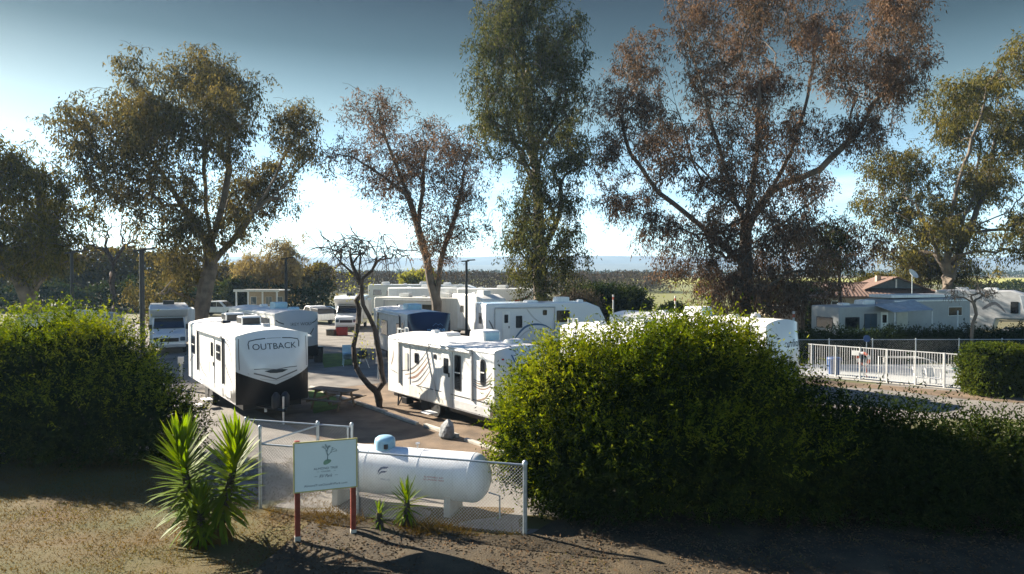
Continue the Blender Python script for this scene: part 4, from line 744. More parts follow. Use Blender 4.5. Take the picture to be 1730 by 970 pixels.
# ------------------------------------------------------------------ recreational vehicles
def wheel(root, x, y, r=.36, wd=.22, s=-1):
    t = MB().lathe([(r * .6, -wd / 2), (r * .93, -wd / 2), (r, -wd / 2 + .03), (r, wd / 2 - .03), (r * .93, wd / 2), (r * .6, wd / 2)], 22, Matrix.Translation((x, y, r)) @ Matrix.Rotation(R(90), 4, 'X')).build('wheel', M['rubber'], root, smooth=True)
    yy = s * (wd / 2 - .02)
    h = MB().lathe([(.001, yy), (r * .25, yy), (r * .3, yy - s * .02), (r * .5, yy - s * .01), (r * .61, yy)], 18, Matrix.Translation((x, y, r)) @ Matrix.Rotation(R(90), 4, 'X') @ Matrix.Scale(-1, 4, (0, 0, 1))).build('rim', M['alu'], t, smooth=True)
    return t
def rrect(x0, x1, z0, z1, r, n=4):
    pts = []
    for cx, cz, a in ((x1 - r, z1 - r, 0), (x0 + r, z1 - r, 90), (x0 + r, z0 + r, 180), (x1 - r, z0 + r, 270)):
        pts += [(cx + r * math.cos(R(a + 90 * k / n)), cz + r * math.sin(R(a + 90 * k / n))) for k in range(n + 1)]
    return pts
def window(root, x0, x1, z0, z1, y, s=-1, fm='char', gm='glass', r=.06, bars=()):
    """window in a side wall at |y|; s is the outward sign"""
    f = MB().prism(rrect(x0, x1, z0, z1, r), y - .01 * s, y + .022 * s).build('window', M[fm], root)
    MB().prism(rrect(x0 + .035, x1 - .035, z0 + .035, z1 - .035, max(.01, r - .02)), y + .0225 * s, y + .027 * s).build('pane', M[gm], f)
    for k, (vert, t) in enumerate(bars):
        if vert: B(x0 + (x1 - x0) * t - .02, x0 + (x1 - x0) * t + .02, min(y + .028 * s, y + .034 * s), max(y + .028 * s, y + .034 * s), z0 + .03, z1 - .03, 'mullion', M[fm], f, 0)
        else: B(x0 + .03, x1 - .03, min(y + .028 * s, y + .034 * s), max(y + .028 * s, y + .034 * s), z0 + (z1 - z0) * t - .02, z0 + (z1 - z0) * t + .02, 'mullion', M['white'], f, 0)
    return f
def fwindow(root, y0, y1, z0, z1, x, s=1, fm='char', gm='glass', tilt=0):
    f = MB().prism(rrect(y0, y1, z0, z1, .06), x - .01 * s, x + .022 * s, 'x').build('window', M[fm], root); MB().prism(rrect(y0 + .04, y1 - .04, z0 + .04, z1 - .04, .04), x + .0225 * s, x + .027 * s, 'x').build('pane', M[gm], f); return f
def door(root, x0, x1, z0, z1, y, s=-1, m='white'):
    f = MB().prism(rrect(x0, x1, z0, z1, .07), y - .005 * s, y + .016 * s).build('door', M[m], root)
    MB().prism(rrect(x0 + .02, x1 - .02, z0 + .02, z1 - .02, .06), y + .0165 * s, y + .03 * s).build('door_leaf', M[m], f)
    MB().prism(rrect(x0 + .14, x1 - .14, z1 - .75, z1 - .2, .05), y + .0305 * s, y + .036 * s).build('door_window', M['glass'], f)
    B(x1 - .12, x1 - .06, min(y + .0305 * s, y + .06 * s), max(y + .0305 * s, y + .06 * s), z0 + .85, z0 + 1.0, 'handle', M['black'], f, .004)
    return f
def acunit(root, x, z, m='white', front='char', lx=.75, ly=.68, h=.3, y=0):
    a = MB().prism([(x - lx / 2, z - .03), (x - lx / 2 + .05, z + h * .8), (x - lx / 2 + .15, z + h), (x + lx / 2 - .08, z + h), (x + lx / 2, z + h * .85), (x + lx / 2, z - .03)], y - ly / 2, y + ly / 2).build('air_conditioner', M[m], root, bevel=.03)
    B(x + lx / 2 + .001, x + lx / 2 + .012, y - ly / 2 + .05, y + ly / 2 - .05, z + .02, z + h * .82, 'grille', M[front], a, .004); return a
def vent(root, x, y, z, m='white', s=.2):
    return MB().prism([(x - s, z - .03), (x - s, z + .08), (x - s * .6, z + .14), (x + s * .6, z + .14), (x + s, z + .08), (x + s, z - .03)], y - s, y + s).build('roof_vent', M[m], root, bevel=.02)
def ladder(root, y, z0, z1, x=-.08):
    l = MB()
    for s in (-.17, .17): l.tube([(x, y + s, z0), (x, y + s, z1 + .22), (x + .25, y + s, z1 + .22), (x + .3, y + s, z1)], .018, 6)
    z = z0 + .1
    while z < z1 + .25: l.tube([(x, y - .17, z), (x, y + .17, z)], .014, 6); z += .28
    return l.build('ladder', M['white'], root)
def awning(root, x0, x1, z, y, s=-1, arm='char', roll='lgrey', z0=.9):
    a = MB().tube([(x0, y + s * .10, z), (x1, y + s * .10, z)], .055, 10).build('awning', M[roll], root, smooth=True)
    for x in (x0, x1): B(x - .035, x + .035, min(y + s * .01, y + s * .075), max(y + s * .01, y + s * .075), z0, z - .03, 'awning_arm', M[arm], a, .006)
    return a
def swoosh(root, pts, wd, m, y, s=-1, name='stripe'):
    """curved decal on a side wall: centre line pts (x,z), width tapering to both ends"""
    n = 14; P = []
    for k in range(n + 1):
        t = k / n * (len(pts) - 1); i = min(int(t), len(pts) - 2); f = t - i
        p0, p1, p2, p3 = [Vector(pts[max(0, min(len(pts) - 1, j))]) for j in (i - 1, i, i + 1, i + 2)]
        P.append(.5 * ((2 * p1) + (p2 - p0) * f + (2 * p0 - 5 * p1 + 4 * p2 - p3) * f * f + (3 * p1 - p0 - 3 * p2 + p3) * f ** 3))
    vs = []
    for k, p in enumerate(P):
        d = (P[min(k + 1, n)] - P[max(0, k - 1)]).normalized(); q = Vector((-d.y, d.x)) * wd * (.15 + .85 * math.sin(math.pi * min(1, (k + .6) / (n + 1)) ** .7)); vs += [(p.x + q.x, y + s * .004, p.y + q.y), (p.x - q.x, y + s * .004, p.y - q.y)]
    return MB().add(vs, [(2 * k, 2 * k + 1, 2 * k + 3, 2 * k + 2) for k in range(n)]).build(name, M[m], root, recalc=False)
def section(hw, zb, zt, arch, r=.09):
    p = [(-hw, zb), (-hw, zb + .3 * (zt - zb)), (-hw, zb + .7 * (zt - zb)), (-hw, zt - r)]
    k1 = len(p); p += [(-hw + r * .3, zt - r * .3), (-hw + r, zt)]
    for k in range(1, 8):
        u = -1 + 2 * k / 8; p.append(((hw - r) * u, zt + arch * (1 - u * u)))
    p += [(hw - r, zt), (hw - r * .3, zt - r * .3)]; k2 = len(p) - 1
    p += [(hw, zt - r), (hw, zb + .7 * (zt - zb)), (hw, zb + .3 * (zt - zb)), (hw, zb)]
    return p, k1, k2
def trailer_body(root, Lg, hw, zb, zt, arch, bm_='white', rm='roof', cap=('capwhite', 'black', 1.75, 1.3), bulge=.45, rec=.5, low=.35):
    """box shell + roof membrane + curved front cap; returns surface function of the cap"""
    sec, k1, k2 = section(hw, zb, zt, arch); n = len(sec); xsn = [0, .06, Lg * .33, Lg * .66, Lg]
    sh = MB(); rf = MB()
    for i in range(len(xsn) - 1):
        for k in range(n - 1):
            q = [(xsn[i], *sec[k]), (xsn[i + 1], *sec[k]), (xsn[i + 1], *sec[k + 1]), (xsn[i], *sec[k + 1])]
            (rf if k1 <= k < k2 else sh).add(q, [(0, 1, 2, 3)])
    sh.add([(0, *p) for p in sec], [tuple(range(n))]); sh.add([(xsn[-1], *p) for p in (sec[0], sec[-1])] + [(0, *sec[-1]), (0, *sec[0])], [(0, 1, 2, 3)])
    for mb, nm, mm in ((sh, 'side_walls', bm_), (rf, 'roof', rm)):
        me = bpy.data.meshes.new(nm); me.from_pydata(mb.v, [], mb.f); bm = bmesh.new(); bm.from_mesh(me); bmesh.ops.remove_doubles(bm, verts=bm.verts, dist=.001); bmesh.ops.recalc_face_normals(bm, faces=bm.faces); bm.to_mesh(me); bm.free(); link(nm, me, M[mm], root, smooth=True)
    for s_ in (-1, 1):
        for q in np.arange(1.15, Lg - .4, 1.22): B(q, q + .012, min(s_ * hw, s_ * (hw + .003)), max(s_ * hw, s_ * (hw + .003)), zb + .04, zt - .12, 'panel_seam', M['lgrey'], root, 0)
        B(.02, Lg - .02, min(s_ * (hw - .005), s_ * (hw + .014)), max(s_ * (hw - .005), s_ * (hw + .014)), zt - .115, zt - .085, 'gutter_rail', M['lgrey'], root, 0)
        B(.0, Lg, min(s_ * (hw - .005), s_ * (hw + .01)), max(s_ * (hw - .005), s_ * (hw + .01)), zb, zb + .035, 'bottom_trim', M['alu'], root, 0)
    B(0, Lg, -hw + .25, hw - .25, zb - .22, zb - .002, 'chassis', M['black'], root, .01)
    def cx(y, z):
        u = min(1, abs(y) / hw); t = (z - zb) / (zt + arch - zb); pl_ = (1 - u ** 2.6)
        zz = .42; f = 1 - (max(0, (t - zz)) / (1 - zz)) ** 1.8 if t > zz else 1 - .55 * ((zz - t) / zz) ** 1.5
        return Lg + .012 + (bulge * (.55 * pl_ + .45 * (1 - u ** 5))) * max(0, f)
    ctop = lambda u: zt - .02 + (arch + .02) * (1 - u * u)
    ct, cb, ss, sc_ = cap; split = lambda u: ss - (ss - sc_) * (1 - abs(u)) ** .9
    up = MB().grid(lambda a, b: (cx((2 * a - 1) * hw, split(2 * a - 1) + (ctop(2 * a - 1) - split(2 * a - 1)) * b), (2 * a - 1) * hw, split(2 * a - 1) + (ctop(2 * a - 1) - split(2 * a - 1)) * b), 24, 14)
    c1 = up.build('front_cap', M[ct], root, smooth=True, recalc=False)
    lo = MB().grid(lambda a, b: (cx((2 * a - 1) * hw, zb + (split(2 * a - 1) - zb) * b), (2 * a - 1) * hw, zb + (split(2 * a - 1) - zb) * b), 24, 8)
    c2 = lo.build('lower_front', M[cb], root, smooth=True, recalc=False)
    MB().add([(cx(0, zb) - .02 - .4 * abs(k / 6) ** 3, hw * k / 6, zb + .005) for k in range(-6, 7)] + [(Lg - .1, hw, zb + .005), (Lg - .1, -hw, zb + .005)], [tuple(range(15))]).build('front_floor', M[cb], root)
    return cx, c1, c2
def cap_poly(root, cx, yz, name, m):
    bm = bmesh.new(); vs = [bm.verts.new((0, y, z)) for y, z in yz]; bm.faces.new(vs); bmesh.ops.triangulate(bm, faces=bm.faces); bmesh.ops.subdivide_edges(bm, edges=bm.edges, cuts=2, use_grid_fill=True)
    for v in bm.verts: v.co.x = cx(v.co.y, v.co.z) + .008
    me = bpy.data.meshes.new(name); bm.to_mesh(me); bm.free(); return link(name, me, m if not isinstance(m, str) else M[m], root)
def cap_line(root, cx, pts, wd, name, m):
    vs = []
    for k, p in enumerate(pts):
        a = Vector(pts[max(0, k - 1)]); b = Vector(pts[min(len(pts) - 1, k + 1)]); d_ = (b - a).normalized(); q = Vector((-d_.y, d_.x)) * wd
        for s in (1, -1): vs.append((cx(p[0] + s * q.x, p[1] + s * q.y) + .009, p[0] + s * q.x, p[1] + s * q.y))
    return MB().add(vs, [(2 * k, 2 * k + 1, 2 * k + 3, 2 * k + 2) for k in range(len(pts) - 1)]).build(name, M[m], root, recalc=False)
def hitch(root, Lg, zb, jack=True):
    h = MB().tube([(Lg - .3, -.55, zb - .1), (Lg + 1.1, 0, zb - .12)], .05, 6).tube([(Lg - .3, .55, zb - .1), (Lg + 1.1, 0, zb - .12)], .05, 6).build('hitch', M['black'], root)
    MB().tube([(Lg + .95, 0, 0), (Lg + .95, 0, zb + .35)], .035, 8).build('jack', M['alu'], h); 
    for s in (-.16, .16): MB().lathe([(.14, zb - .08), (.15, zb), (.15, zb + .32), (.09, zb + .42), (.05, zb + .46)], 14, Matrix.Translation((Lg + .62, s, 0))).build('gas_bottle', M['char'], h, smooth=True)
def place(rear_px_pt, fwd, W):
    """root at rear centre of the vehicle; given the rear corner of its curb side"""
    f = Vector((fwd[0], fwd[1], 0)).normalized(); l = Vector((-f.y, f.x, 0)); return Vector((rear_px_pt[0], rear_px_pt[1], 0)) + l * W / 2, math.atan2(f.y, f.x)

# --- white trailer with the black lower front
loc, rz = place((-14.6, 31.2), (.576, -.817), 2.58)
t1 = empty('travel_trailer', loc, rz, 'white travel trailer lettered OUTBACK with black lower front and two black roof units', 'trailer'); LG = 8.45; HW = 1.29; ZB = .62; ZT = 3.06
cx, c1, c2 = trailer_body(t1, LG, HW, ZB, ZT, .17, cap=('capwhite', 'black', 1.80, 1.28))
text_on('OUTBACK', .30, lambda u, v: (cx(u, 2.64 + v) + .01, u + .0, 2.64 + v), 'lettering', M['ink'], c1, width=1.55)
cap_line(c1, cx, [(-.88, 2.58), (-.90, 2.76), (-.86, 2.86), (-.6, 2.91), (-.3, 2.93)], .016, 'badge_line', 'ink'); cap_line(c1, cx, [(.88, 2.58), (.90, 2.76), (.86, 2.86), (.6, 2.91), (.3, 2.93)], .016, 'badge_line', 'ink')
cap_line(c1, cx, [(-.25, 2.932), (.25, 2.932)], .006, 'badge_line', 'sgrey')
cap_poly(c1, cx, [(-.42, 1.80), (-.2, 1.83), (.2, 1.83), (.42, 1.80), (.22, 1.72), (0, 1.70), (-.22, 1.72)], 'dark_recess', 'ink')
for z, wd_, dr in ((1.88, .014, .0), (1.74, .024, .16)): cap_line(c1, cx, [(-.85 + .05 * z, z), (-.45, z - dr * .6), (0, z - dr * 1.3 - .05), (.45, z - dr * .6), (.85 - .05 * z, z)], wd_, 'chevron', 'sgrey')
cap_line(c1, cx, [(-.95, 1.74), (-.5, 1.52), (0, 1.42), (.5, 1.52), (.95, 1.74)], .012, 'chevron', 'lgrey')
for s in (-1, 1): cap_line(c1, cx, [(s * 1.19, 1.86), (s * 1.2, 2.4), (s * 1.19, 2.95)], .012, 'cap_seam', 'sgrey')
y = -HW
window(t1, .75, 1.45, 1.75, 2.55, y, bars=((0, .5),)); window(t1, 5.55, 6.2, 1.95, 2.55, y, bars=((1, .5), (0, .5)))
door(t1, 4.55, 5.25, .8, 2.75, y); B(4.3, 4.5, y - .03, y + .005, 1.3, 1.75, 'outside_speaker', M['lgrey'], t1, .01)
awning(t1, 2.2, 6.75, 2.88, y, z0=1.15); 
for x0, x1 in ((7.2, 7.8),): B(x0, x1, y - .02, y + .005, .75, 1.05, 'baggage_door', M['white'], t1, .01)
B(3.0, 6.6, y - .02, y + .005, .66, .98, 'lower_panel', M['lgrey'], t1, .01)
for pts, wd_, m_ in (([(6.9, 2.75), (7.5, 2.6), (7.95, 2.1), (8.1, 1.5)], .03, 'sgrey'), ([(7.0, 2.85), (7.8, 2.75), (8.3, 2.5)], .02, 'sgrey'), ([(6.95, 1.9), (7.4, 1.6), (8.0, 1.3), (8.3, .9)], .028, 'sgrey'), ([(2.4, 2.7), (3.2, 2.4), (3.6, 2.0)], .025, 'lgrey'), ([(2.4, 1.5), (3.0, 1.2), (4.0, 1.0)], .03, 'sgrey'), ([(.2, 1.3), (.9, 1.6), (1.4, 1.65)], .02, 'sgrey')): swoosh(t1, pts, wd_, m_, y)
st = B(4.6, 5.2, y - .42, y - .06, .30, .34, 'entry_step', M['fenceW'], t1, .01); B(4.6, 5.2, y - .68, y - .40, .12, .16, 'tread', M['fenceW'], st, .01)
for x_ in (3.6, 4.42):
    for s in (-1, 1): wheel(t1, x_, s * (HW - .13), .36, .22, s)
acunit(t1, 2.6, ZT + .16, 'white', 'black', .85, .75, .34); acunit(t1, 5.2, ZT + .16, 'white', 'black', .85, .75, .34)
for a in [o for o in t1.children if o.name.startswith('air_cond')]: B(a.data.vertices[0].co.x + .12, a.data.vertices[0].co.x + .78, -.39, -.376, ZT + .22, ZT + .44, 'side_grille', M['black'], a, .004)
vent(t1, 3.6, -.5, ZT + .1, 'black', .16); vent(t1, 1.2, .3, ZT + .14); vent(t1, 6.9, .2, ZT + .14, 'lgrey', .14)
sl = B(3.2, 7.2, HW + .01, HW + .2, .75, 2.86, 'slide_out', M['white'], t1, .03); B(3.15, 8.2, HW + .02, HW + .24, 2.863, 2.92, 'slide_topper', M['white'], sl, .01)
hitch(t1, LG + .3, ZB); MB().tube([(LG + .3, -.35, .5), (LG + .34, -.35, .32)], .05, 8).build('cable_plug', M['fenceW'], t1)

# --- white trailer with awning and brown swooshes
loc, rz = place((-5.0, 27.9), (.623, -.782), 2.4)
t2 = empty('travel_trailer', loc, rz, 'white travel trailer with folded awning and brown swoosh stripes by the timber kerb', 'trailer'); LG = 7.1; HW = 1.2; ZB = .52; ZT = 2.75
cx2, c1, c2 = trailer_body(t2, LG, HW, ZB, ZT, .10, cap=('capwhite', 'lgrey', 1.2, 1.1), bulge=.55); y = -HW
cap_poly(c1, cx2, [(-.8, 1.7), (.8, 1.7), (.8, 2.3), (-.8, 2.3)], 'front_window', 'glass'); cap_poly(c1, cx2, [(-1.0, 2.45), (-.92, 2.45), (-.92, 2.5), (-1.0, 2.5)], 'marker_light', 'red')
cap_line(c1, cx2, [(-.62, 2.6), (-.55, 2.3), (-.45, 1.9)], .025, 'stripe', 'sblue')
awning(t2, .95, 5.9, 2.60, y, arm='lgrey', roll='white', z0=.95)
MB().tube([(3.05, y - .09, 2.52), (3.7, y - .06, .7)], .035, 6).build('awning_strut', M['lgrey'], t2)
B(.95, 5.9, y - .16, y - .01, 2.66, 2.70, 'awning_cover', M['white'], t2, .01)
window(t2, 2.1, 2.38, 1.85, 2.25, y); window(t2, 3.45, 3.62, 2.15, 2.32, y, r=.03); window(t2, 4.82, 5.2, 1.2, 2.42, y, bars=((0, .5),)); window(t2, 6.35, 6.62, 1.55, 2.42, y, r=.12, bars=((0, .5),))
window(t2, 1.35, 1.6, 1.5, 2.2, y, fm='lgrey', gm='blind'); door(t2, 4.0, 4.6, .75, 2.45, y)
B(4.75, 6.9, y - .012, y + .005, .56, .85, 'lower_panel', M['lgrey'], t2, .01); B(1.75, 4.62, y - .02, y + .005, .55, .98, 'lower_panel', M['cream'], t2, .01); B(1.72, 1.75, y - .022, y + .005, .56, 2.5, 'slide_edge', M['lgrey'], t2, .003); B(4.66, 4.69, y - .022, y + .005, .56, 2.5, 'slide_edge', M['lgrey'], t2, .003)
for i, m_ in enumerate(('sgrey', 'tan', 'rust', 'sgrey', 'tan')): swoosh(t2, [(1.1 + .25 * i, 1.45 - .12 * i), (1.9 + .15 * i, 1.62 - .13 * i), (2.6 + .1 * i, 2.05 - .14 * i), (3.1 + .06 * i, 2.5 - .17 * i)], (.03, .025, .045, .028, .018)[i], m_, y)
for i, m_ in enumerate(('sgrey', 'tan', 'sgrey', 'rust')): swoosh(t2, [(5.95, 1.70 - .07 * i), (6.3, 1.66 - .08 * i), (6.7, 1.78 - .1 * i), (7.0, 2.05 - .13 * i)], .022, m_, y)
swoosh(t2, [(6.1, 1.0), (6.6, 1.15), (6.95, 1.5)], .03, 'tan', y); swoosh(t2, [(.25, 1.6), (.4, 1.9), (.42, 2.2)], .03, 'tan', y); swoosh(t2, [(.2, 1.4), (.6, 1.34), (.8, 1.3)], .015, 'sgrey', y); MB().box(2.2, 6.8, y - .022, y - .004, 1.0, 1.02).build('rub_rail', M['char'], t2)
for x_ in (2.75, 3.5):
    for s in (-1, 1): wheel(t2, x_, s * (HW - .13), .35, .22, s)
ladder(t2, -.55, .9, ZT + .05); acunit(t2, 4.6, ZT + .09, 'white', 'teal', .95, .72, .36, .25); vent(t2, 2.5, .1, ZT + .09, 'roof', .32); vent(t2, 6.2, .3, ZT + .09, 'roof', .24); vent(t2, 1.2, .3, ZT + .08, 'white', .14)
MB().tube([(.5, y + .2, .5), (.7, y + .05, .02)], .03, 6).tube([(.9, y + .2, .5), (.7, y + .05, .02)], .03, 6).build('stabiliser', M['black'], t2); B(1.1, 1.5, y - .02, y + .3, .18, .44, 'battery_box', M['black'], t2, .02); B(3.3, 3.9, y - .5, y - .1, .22, .26, 'entry_step', M['fenceW'], t2, .01); hitch(t2, LG + .3, ZB)

# --- trailer mostly hidden by the big shrub
loc, rz = place((2.1, 30.0), (.623, -.782), 2.4)
t3 = empty('travel_trailer', loc, rz, 'white trailer with roof ladder mostly hidden behind the huge rounded shrub', 'trailer'); LG = 7.0; HW = 1.2; ZB = .55; ZT = 3.0
cx3, c1, c2 = trailer_body(t3, LG, HW, ZB, ZT, .08, cap=('cream', 'lgrey', 1.2, 1.1)); y = -HW
ladder(t3, -.5, .9, ZT + .04); window(t3, 1.2, 2.2, 1.6, 2.3, y); door(t3, 4.4, 5.0, .8, 2.6, y); vent(t3, 1.4, -.2, ZT + .07, 'white', .2); vent(t3, 2.4, .2, ZT + .07, 'white', .2); acunit(t3, 3.6, ZT + .08); swoosh(t3, [(.2, 1.3), (2.5, 1.5), (5, 1.2)], .08, 'tan', y)
for x_ in (2.75, 3.5):
    for s in (-1, 1): wheel(t3, x_, s * (HW - .13), .35, .22, s)
# --- trailer with serif lettering on its front cap
fr_ = Vector((10.8, 28.9, 0)) - DF * 9.2; loc, rz = place(fr_, DF, 2.46)
t4 = empty('travel_trailer', loc, rz, 'pale-fronted trailer with half-hidden word ending in fort beside the pool fence', 'trailer'); LG = 9.0; HW = 1.23; ZB = .6; ZT = 3.1
cx4, c1, c2 = trailer_body(t4, LG, HW, ZB, ZT, .17, cap=('capwhite', 'lgrey', 1.1, .95)); y = -HW
text_on('Comfort', .46, lambda u, v: (cx4(u, 2.25 + v) + .01, u + .1, 2.25 + v), 'lettering', M['ink'], c1, width=1.85)
cap_line(c1, cx4, [(.1, 1.98), (.6, 2.0), (1.0, 2.1)], .03, 'underline', 'ink')
cap_poly(c1, cx4, [(.86, 2.66), (.98, 2.66), (.98, 2.72), (.86, 2.72)], 'marker_light', 'ink'); 
sl = B(3.5, 8.2, HW + .01, HW + .4, .8, 2.86, 'slide_out', M['capwhite'], t4, .03); B(3.45, 8.25, HW + .0, HW + .45, 2.863, 2.94, 'slide_topper', M['white'], sl, .02)
acunit(t4, 4.6, ZT + .16, 'white', 'teal', 1.1, .8, .4); vent(t4, 2.4, .2, ZT + .14); vent(t4, 6.6, 0, ZT + .14); window(t4, 1, 2, 1.6, 2.3, y); door(t4, 5.4, 6.1, .8, 2.7, y)
an = MB().lathe([(.22, 0), (.22, .1), (.16, .22), (.001, .26)], 14, Matrix.Translation((7.6, .2, ZT + .14))).build('dome_antenna', M['lgrey'], t4, smooth=True)
for x_ in (3.9, 4.7):
    for s in (-1, 1): wheel(t4, x_, s * (HW - .13), .36, .22, s)
# --- grey trailer behind
fr_ = Vector(at(466, 560, 37.6)); fr_.z = 0; fr_ -= DF * 8.6; loc, rz = place(fr_, DF, 2.46)
t5 = empty('travel_trailer', loc, rz, 'slate grey-fronted trailer lettered GREY WOLF parked on the next row', 'trailer'); LG = 8.4; HW = 1.23; ZB = .6; ZT = 3.05
cx5, c1, c2 = trailer_body(t5, LG, HW, ZB, ZT, .14, cap=('capgrey', 'black', 1.2, 1.15), bm_='cream'); y = -HW
text_on('GREY WOLF', .24, lambda u, v: (cx5(u, 2.42 + v) + .01, u + .1, 2.42 + v), 'lettering', M['ink'], c1, width=1.35)
for s in (-1, 1): cap_line(c1, cx5, [(s * .8, 2.46), (s * 1.05, 2.56), (s * 1.18, 2.68)], .03, 'claw_mark', 'ink')
cap_line(c1, cx5, [(.62, 1.85), (.75, 2.0), (.86, 2.15)], .03, 'claw_mark', 'ink')
acunit(t5, 5.6, ZT + .14, 'teal', 'teal', .9, .75, .36); vent(t5, 7.2, .3, ZT + .12, 'teal', .25); vent(t5, 3, 0, ZT + .14)
B(6.2, 7.6, y - .03, y + .005, .9, 2.75, 'side_panel', M['char'], t5, .01); window(t5, 4.2, 5.2, 1.6, 2.4, y); awning(t5, 1.5, 6.0, 2.85, y); door(t5, 5.3, 6.0, .8, 2.7, y)
for x_ in (3.6, 4.4):
    for s in (-1, 1): wheel(t5, x_, s * (HW - .13), .36, .22, s)
# --- navy-fronted trailer
fr_ = Vector(at(690, 560, 37.4)); fr_.z = 0; DN = Vector((.42, -.905, 0)); fr_ -= DN * 7.8; loc, rz = place(fr_, DN, 2.46)
t6 = empty('travel_trailer', loc, rz, 'navy-fronted travel trailer with pale script logo parked behind the swoosh-striped trailer', 'trailer'); LG = 7.6; HW = 1.23; ZB = .6; ZT = 3.02
cx6, c1, c2 = trailer_body(t6, LG, HW, ZB, ZT, .10, cap=('navy', 'black', 1.0, .95), bm_='lgrey'); y = -HW
text_on('imagine', .34, lambda u, v: (cx6(u, 2.15 + v) + .01, u + .18, 2.15 + v), 'lettering', mat('logo_pale_blue', (.12, .28, .52), .4), c1, width=1.2, shear=.2)
cap_line(c1, cx6, [(.1, 2.36), (.3, 2.5), (.42, 2.4), (.55, 2.48), (.7, 2.36)], .015, 'peak_emblem', 'sblue')
window(t6, 5.4, 6.2, 1.5, 2.4, y); door(t6, 6.4, 7.05, .8, 2.7, y, m='lgrey'); window(t6, 2, 3.4, 1.5, 2.4, y); awning(t6, 1.2, 6.2, 2.84, y, arm='black'); acunit(t6, 4.4, ZT + .1, 'teal', 'teal', 1.2, .8, .32); vent(t6, 1.5, .2, ZT + .08)
for x_ in (3.4, 4.2):
    for s in (-1, 1): wheel(t6, x_, s * (HW - .13), .36, .22, s)
# --- generic far vehicles from a side profile
def rv(name, label, loc, rz, prof_, W, bm_='white', windows=(), doors=(), acs=(), wheels=(), stripes=(), vents=(), aw=None, slides=(), endwin=None, cat='camper', lad=None, zt=3.3):
    t = empty(name, loc, rz, label, cat); hw_ = W / 2; MB().prism(prof_, -hw_, hw_).build('body', M[bm_], t, bevel=.09, segs=3, smooth=True)
    for s in (-1, 1):
        for q in windows: window(t, *q[:4], s * hw_, s, *(q[4:6] if len(q) > 4 else ()))
        for q in stripes: swoosh(t, q[0], q[1], q[2], s * hw_, s)
        for x_ in wheels: wheel(t, x_, s * (hw_ - .13), .38, .24, s)
    for q in doors: door(t, *q[:4], -hw_)
    for q in acs: acunit(t, q, zt - .01, 'white', 'lgrey', .95, .75, .34)
    for q in vents: vent(t, q[0], q[1], zt - .005, 'white', q[2])
    if aw: awning(t, *aw, -hw_, arm='lgrey', roll='lgrey')
    for q in slides: B(q[0], q[1], -hw_ - .6, -hw_ - .002, q[2], q[3], 'slide_out', M[bm_], t, .04)
    if endwin: fwindow(t, *endwin, -.0, -1)
    if lad: ladder(t, lad, .9, zt)
    return t
def tt(Lg, zb, zt): return [(0, zb), (0, zt), (Lg - 1.4, zt), (Lg - .45, zt - .35), (Lg, zt - 1.2), (Lg + .05, 1.3), (Lg - .35, zb)]
def fw(Lg, zb, zt): return [(0, zb), (0, zt), (Lg - 1.6, zt + .05), (Lg - .5, zt - .3), (Lg, zt - 1.0), (Lg - .05, 1.75), (Lg - 2.5, 1.68), (Lg - 2.75, zb)]
def ca(Lg, zb, zt): return [(0, zb), (0, zt - .1), (.1, zt), (Lg - .5, zt), (Lg - .1, zt - .25), (Lg + .1, 1.5), (Lg + .12, zb)]
# camper in blue shade, lit end to the road
nc = at(821, 530, 44.5); f5 = Vector((.94, .34, 0)).normalized(); l5 = Vector((-f5.y, f5.x, 0)); lc = Vector((nc.x, nc.y, 0)) + l5 * 1.22
t7 = rv('travel_trailer', 'pale camper in blue shade with dark square windows and a curved blue swoosh', lc, math.atan2(f5.y, f5.x), tt(8.6, .6, 3.28), 2.44, 'capwhite',
   windows=[(2.05, 2.5, 1.65, 2.45, 'char', 'glass'), (4.95, 5.9, 1.95, 2.75, 'char', 'glass'), (3.95, 4.25, 2.45, 2.8, 'char', 'glass')], doors=[(1.1, 1.65, .8, 2.75)], acs=[5.8], vents=[(3.6, .1, .4), (7.2, 0, .2)], wheels=(4.4, 5.2), aw=(.6, 4.8, 2.98),
   stripes=[([(2.0, 1.0), (2.8, 1.75), (4.0, 1.8), (5.0, 1.2)], .07, 'sblue'), ([(2.2, .9), (2.9, 1.45), (3.9, 1.5), (4.8, 1.0)], .04, 'lgrey'), ([(2.8, 2.9), (3.3, 2.3), (3.9, 1.9)], .05, 'lgrey'), ([(.2, 2.2), (.5, 1.6), (.6, 1.0)], .05, 'sgrey')], endwin=(-.3, .3, 1.9, 2.6), zt=3.28)
# far white fifth wheels and coaches
def far(pxl, D, fwd, W, side=True):
    p = at(pxl, 500, D); f = Vector((*fwd, 0)).normalized(); l = Vector((-f.y, f.x, 0)); return Vector((p.x, D, 0)) + l * W / 2, math.atan2(f.y, f.x)
lc, a_ = far(772, 66, (.93, -.37), 2.5)
rv('fifth_wheel', 'tall white fifth wheel with red and dark flag decal beyond the pale blue-shaded camper', lc, a_, fw(8.6, .7, 3.75), 2.5, 'white', windows=[(1.6, 2.8, 2.2, 2.8, 'lgrey', 'blind'), (3.6, 4.5, 2.0, 2.8, 'lgrey', 'glassb'), (6.6, 7.2, 2.5, 3.0, 'lgrey', 'glass')], doors=[(5.2, 5.9, .9, 2.9)], acs=[4.2], vents=[(2, 0, .25), (6, .2, .25)], wheels=(2.6, 3.5), stripes=[([(5.8, 2.6), (6.8, 2.9), (7.6, 3.3)], .09, 'red'), ([(5.4, 2.2), (6.4, 2.4), (7.2, 2.9)], .08, 'sgrey'), ([(.3, 1.4), (2, 1.7), (4.4, 1.5)], .06, 'tan')], slides=[(1.2, 3.4, 1.0, 3.2)], lad=.4, zt=3.75, cat='fifth wheel')
lc, a_ = far(764, 58, (.62, -.785), 2.45)
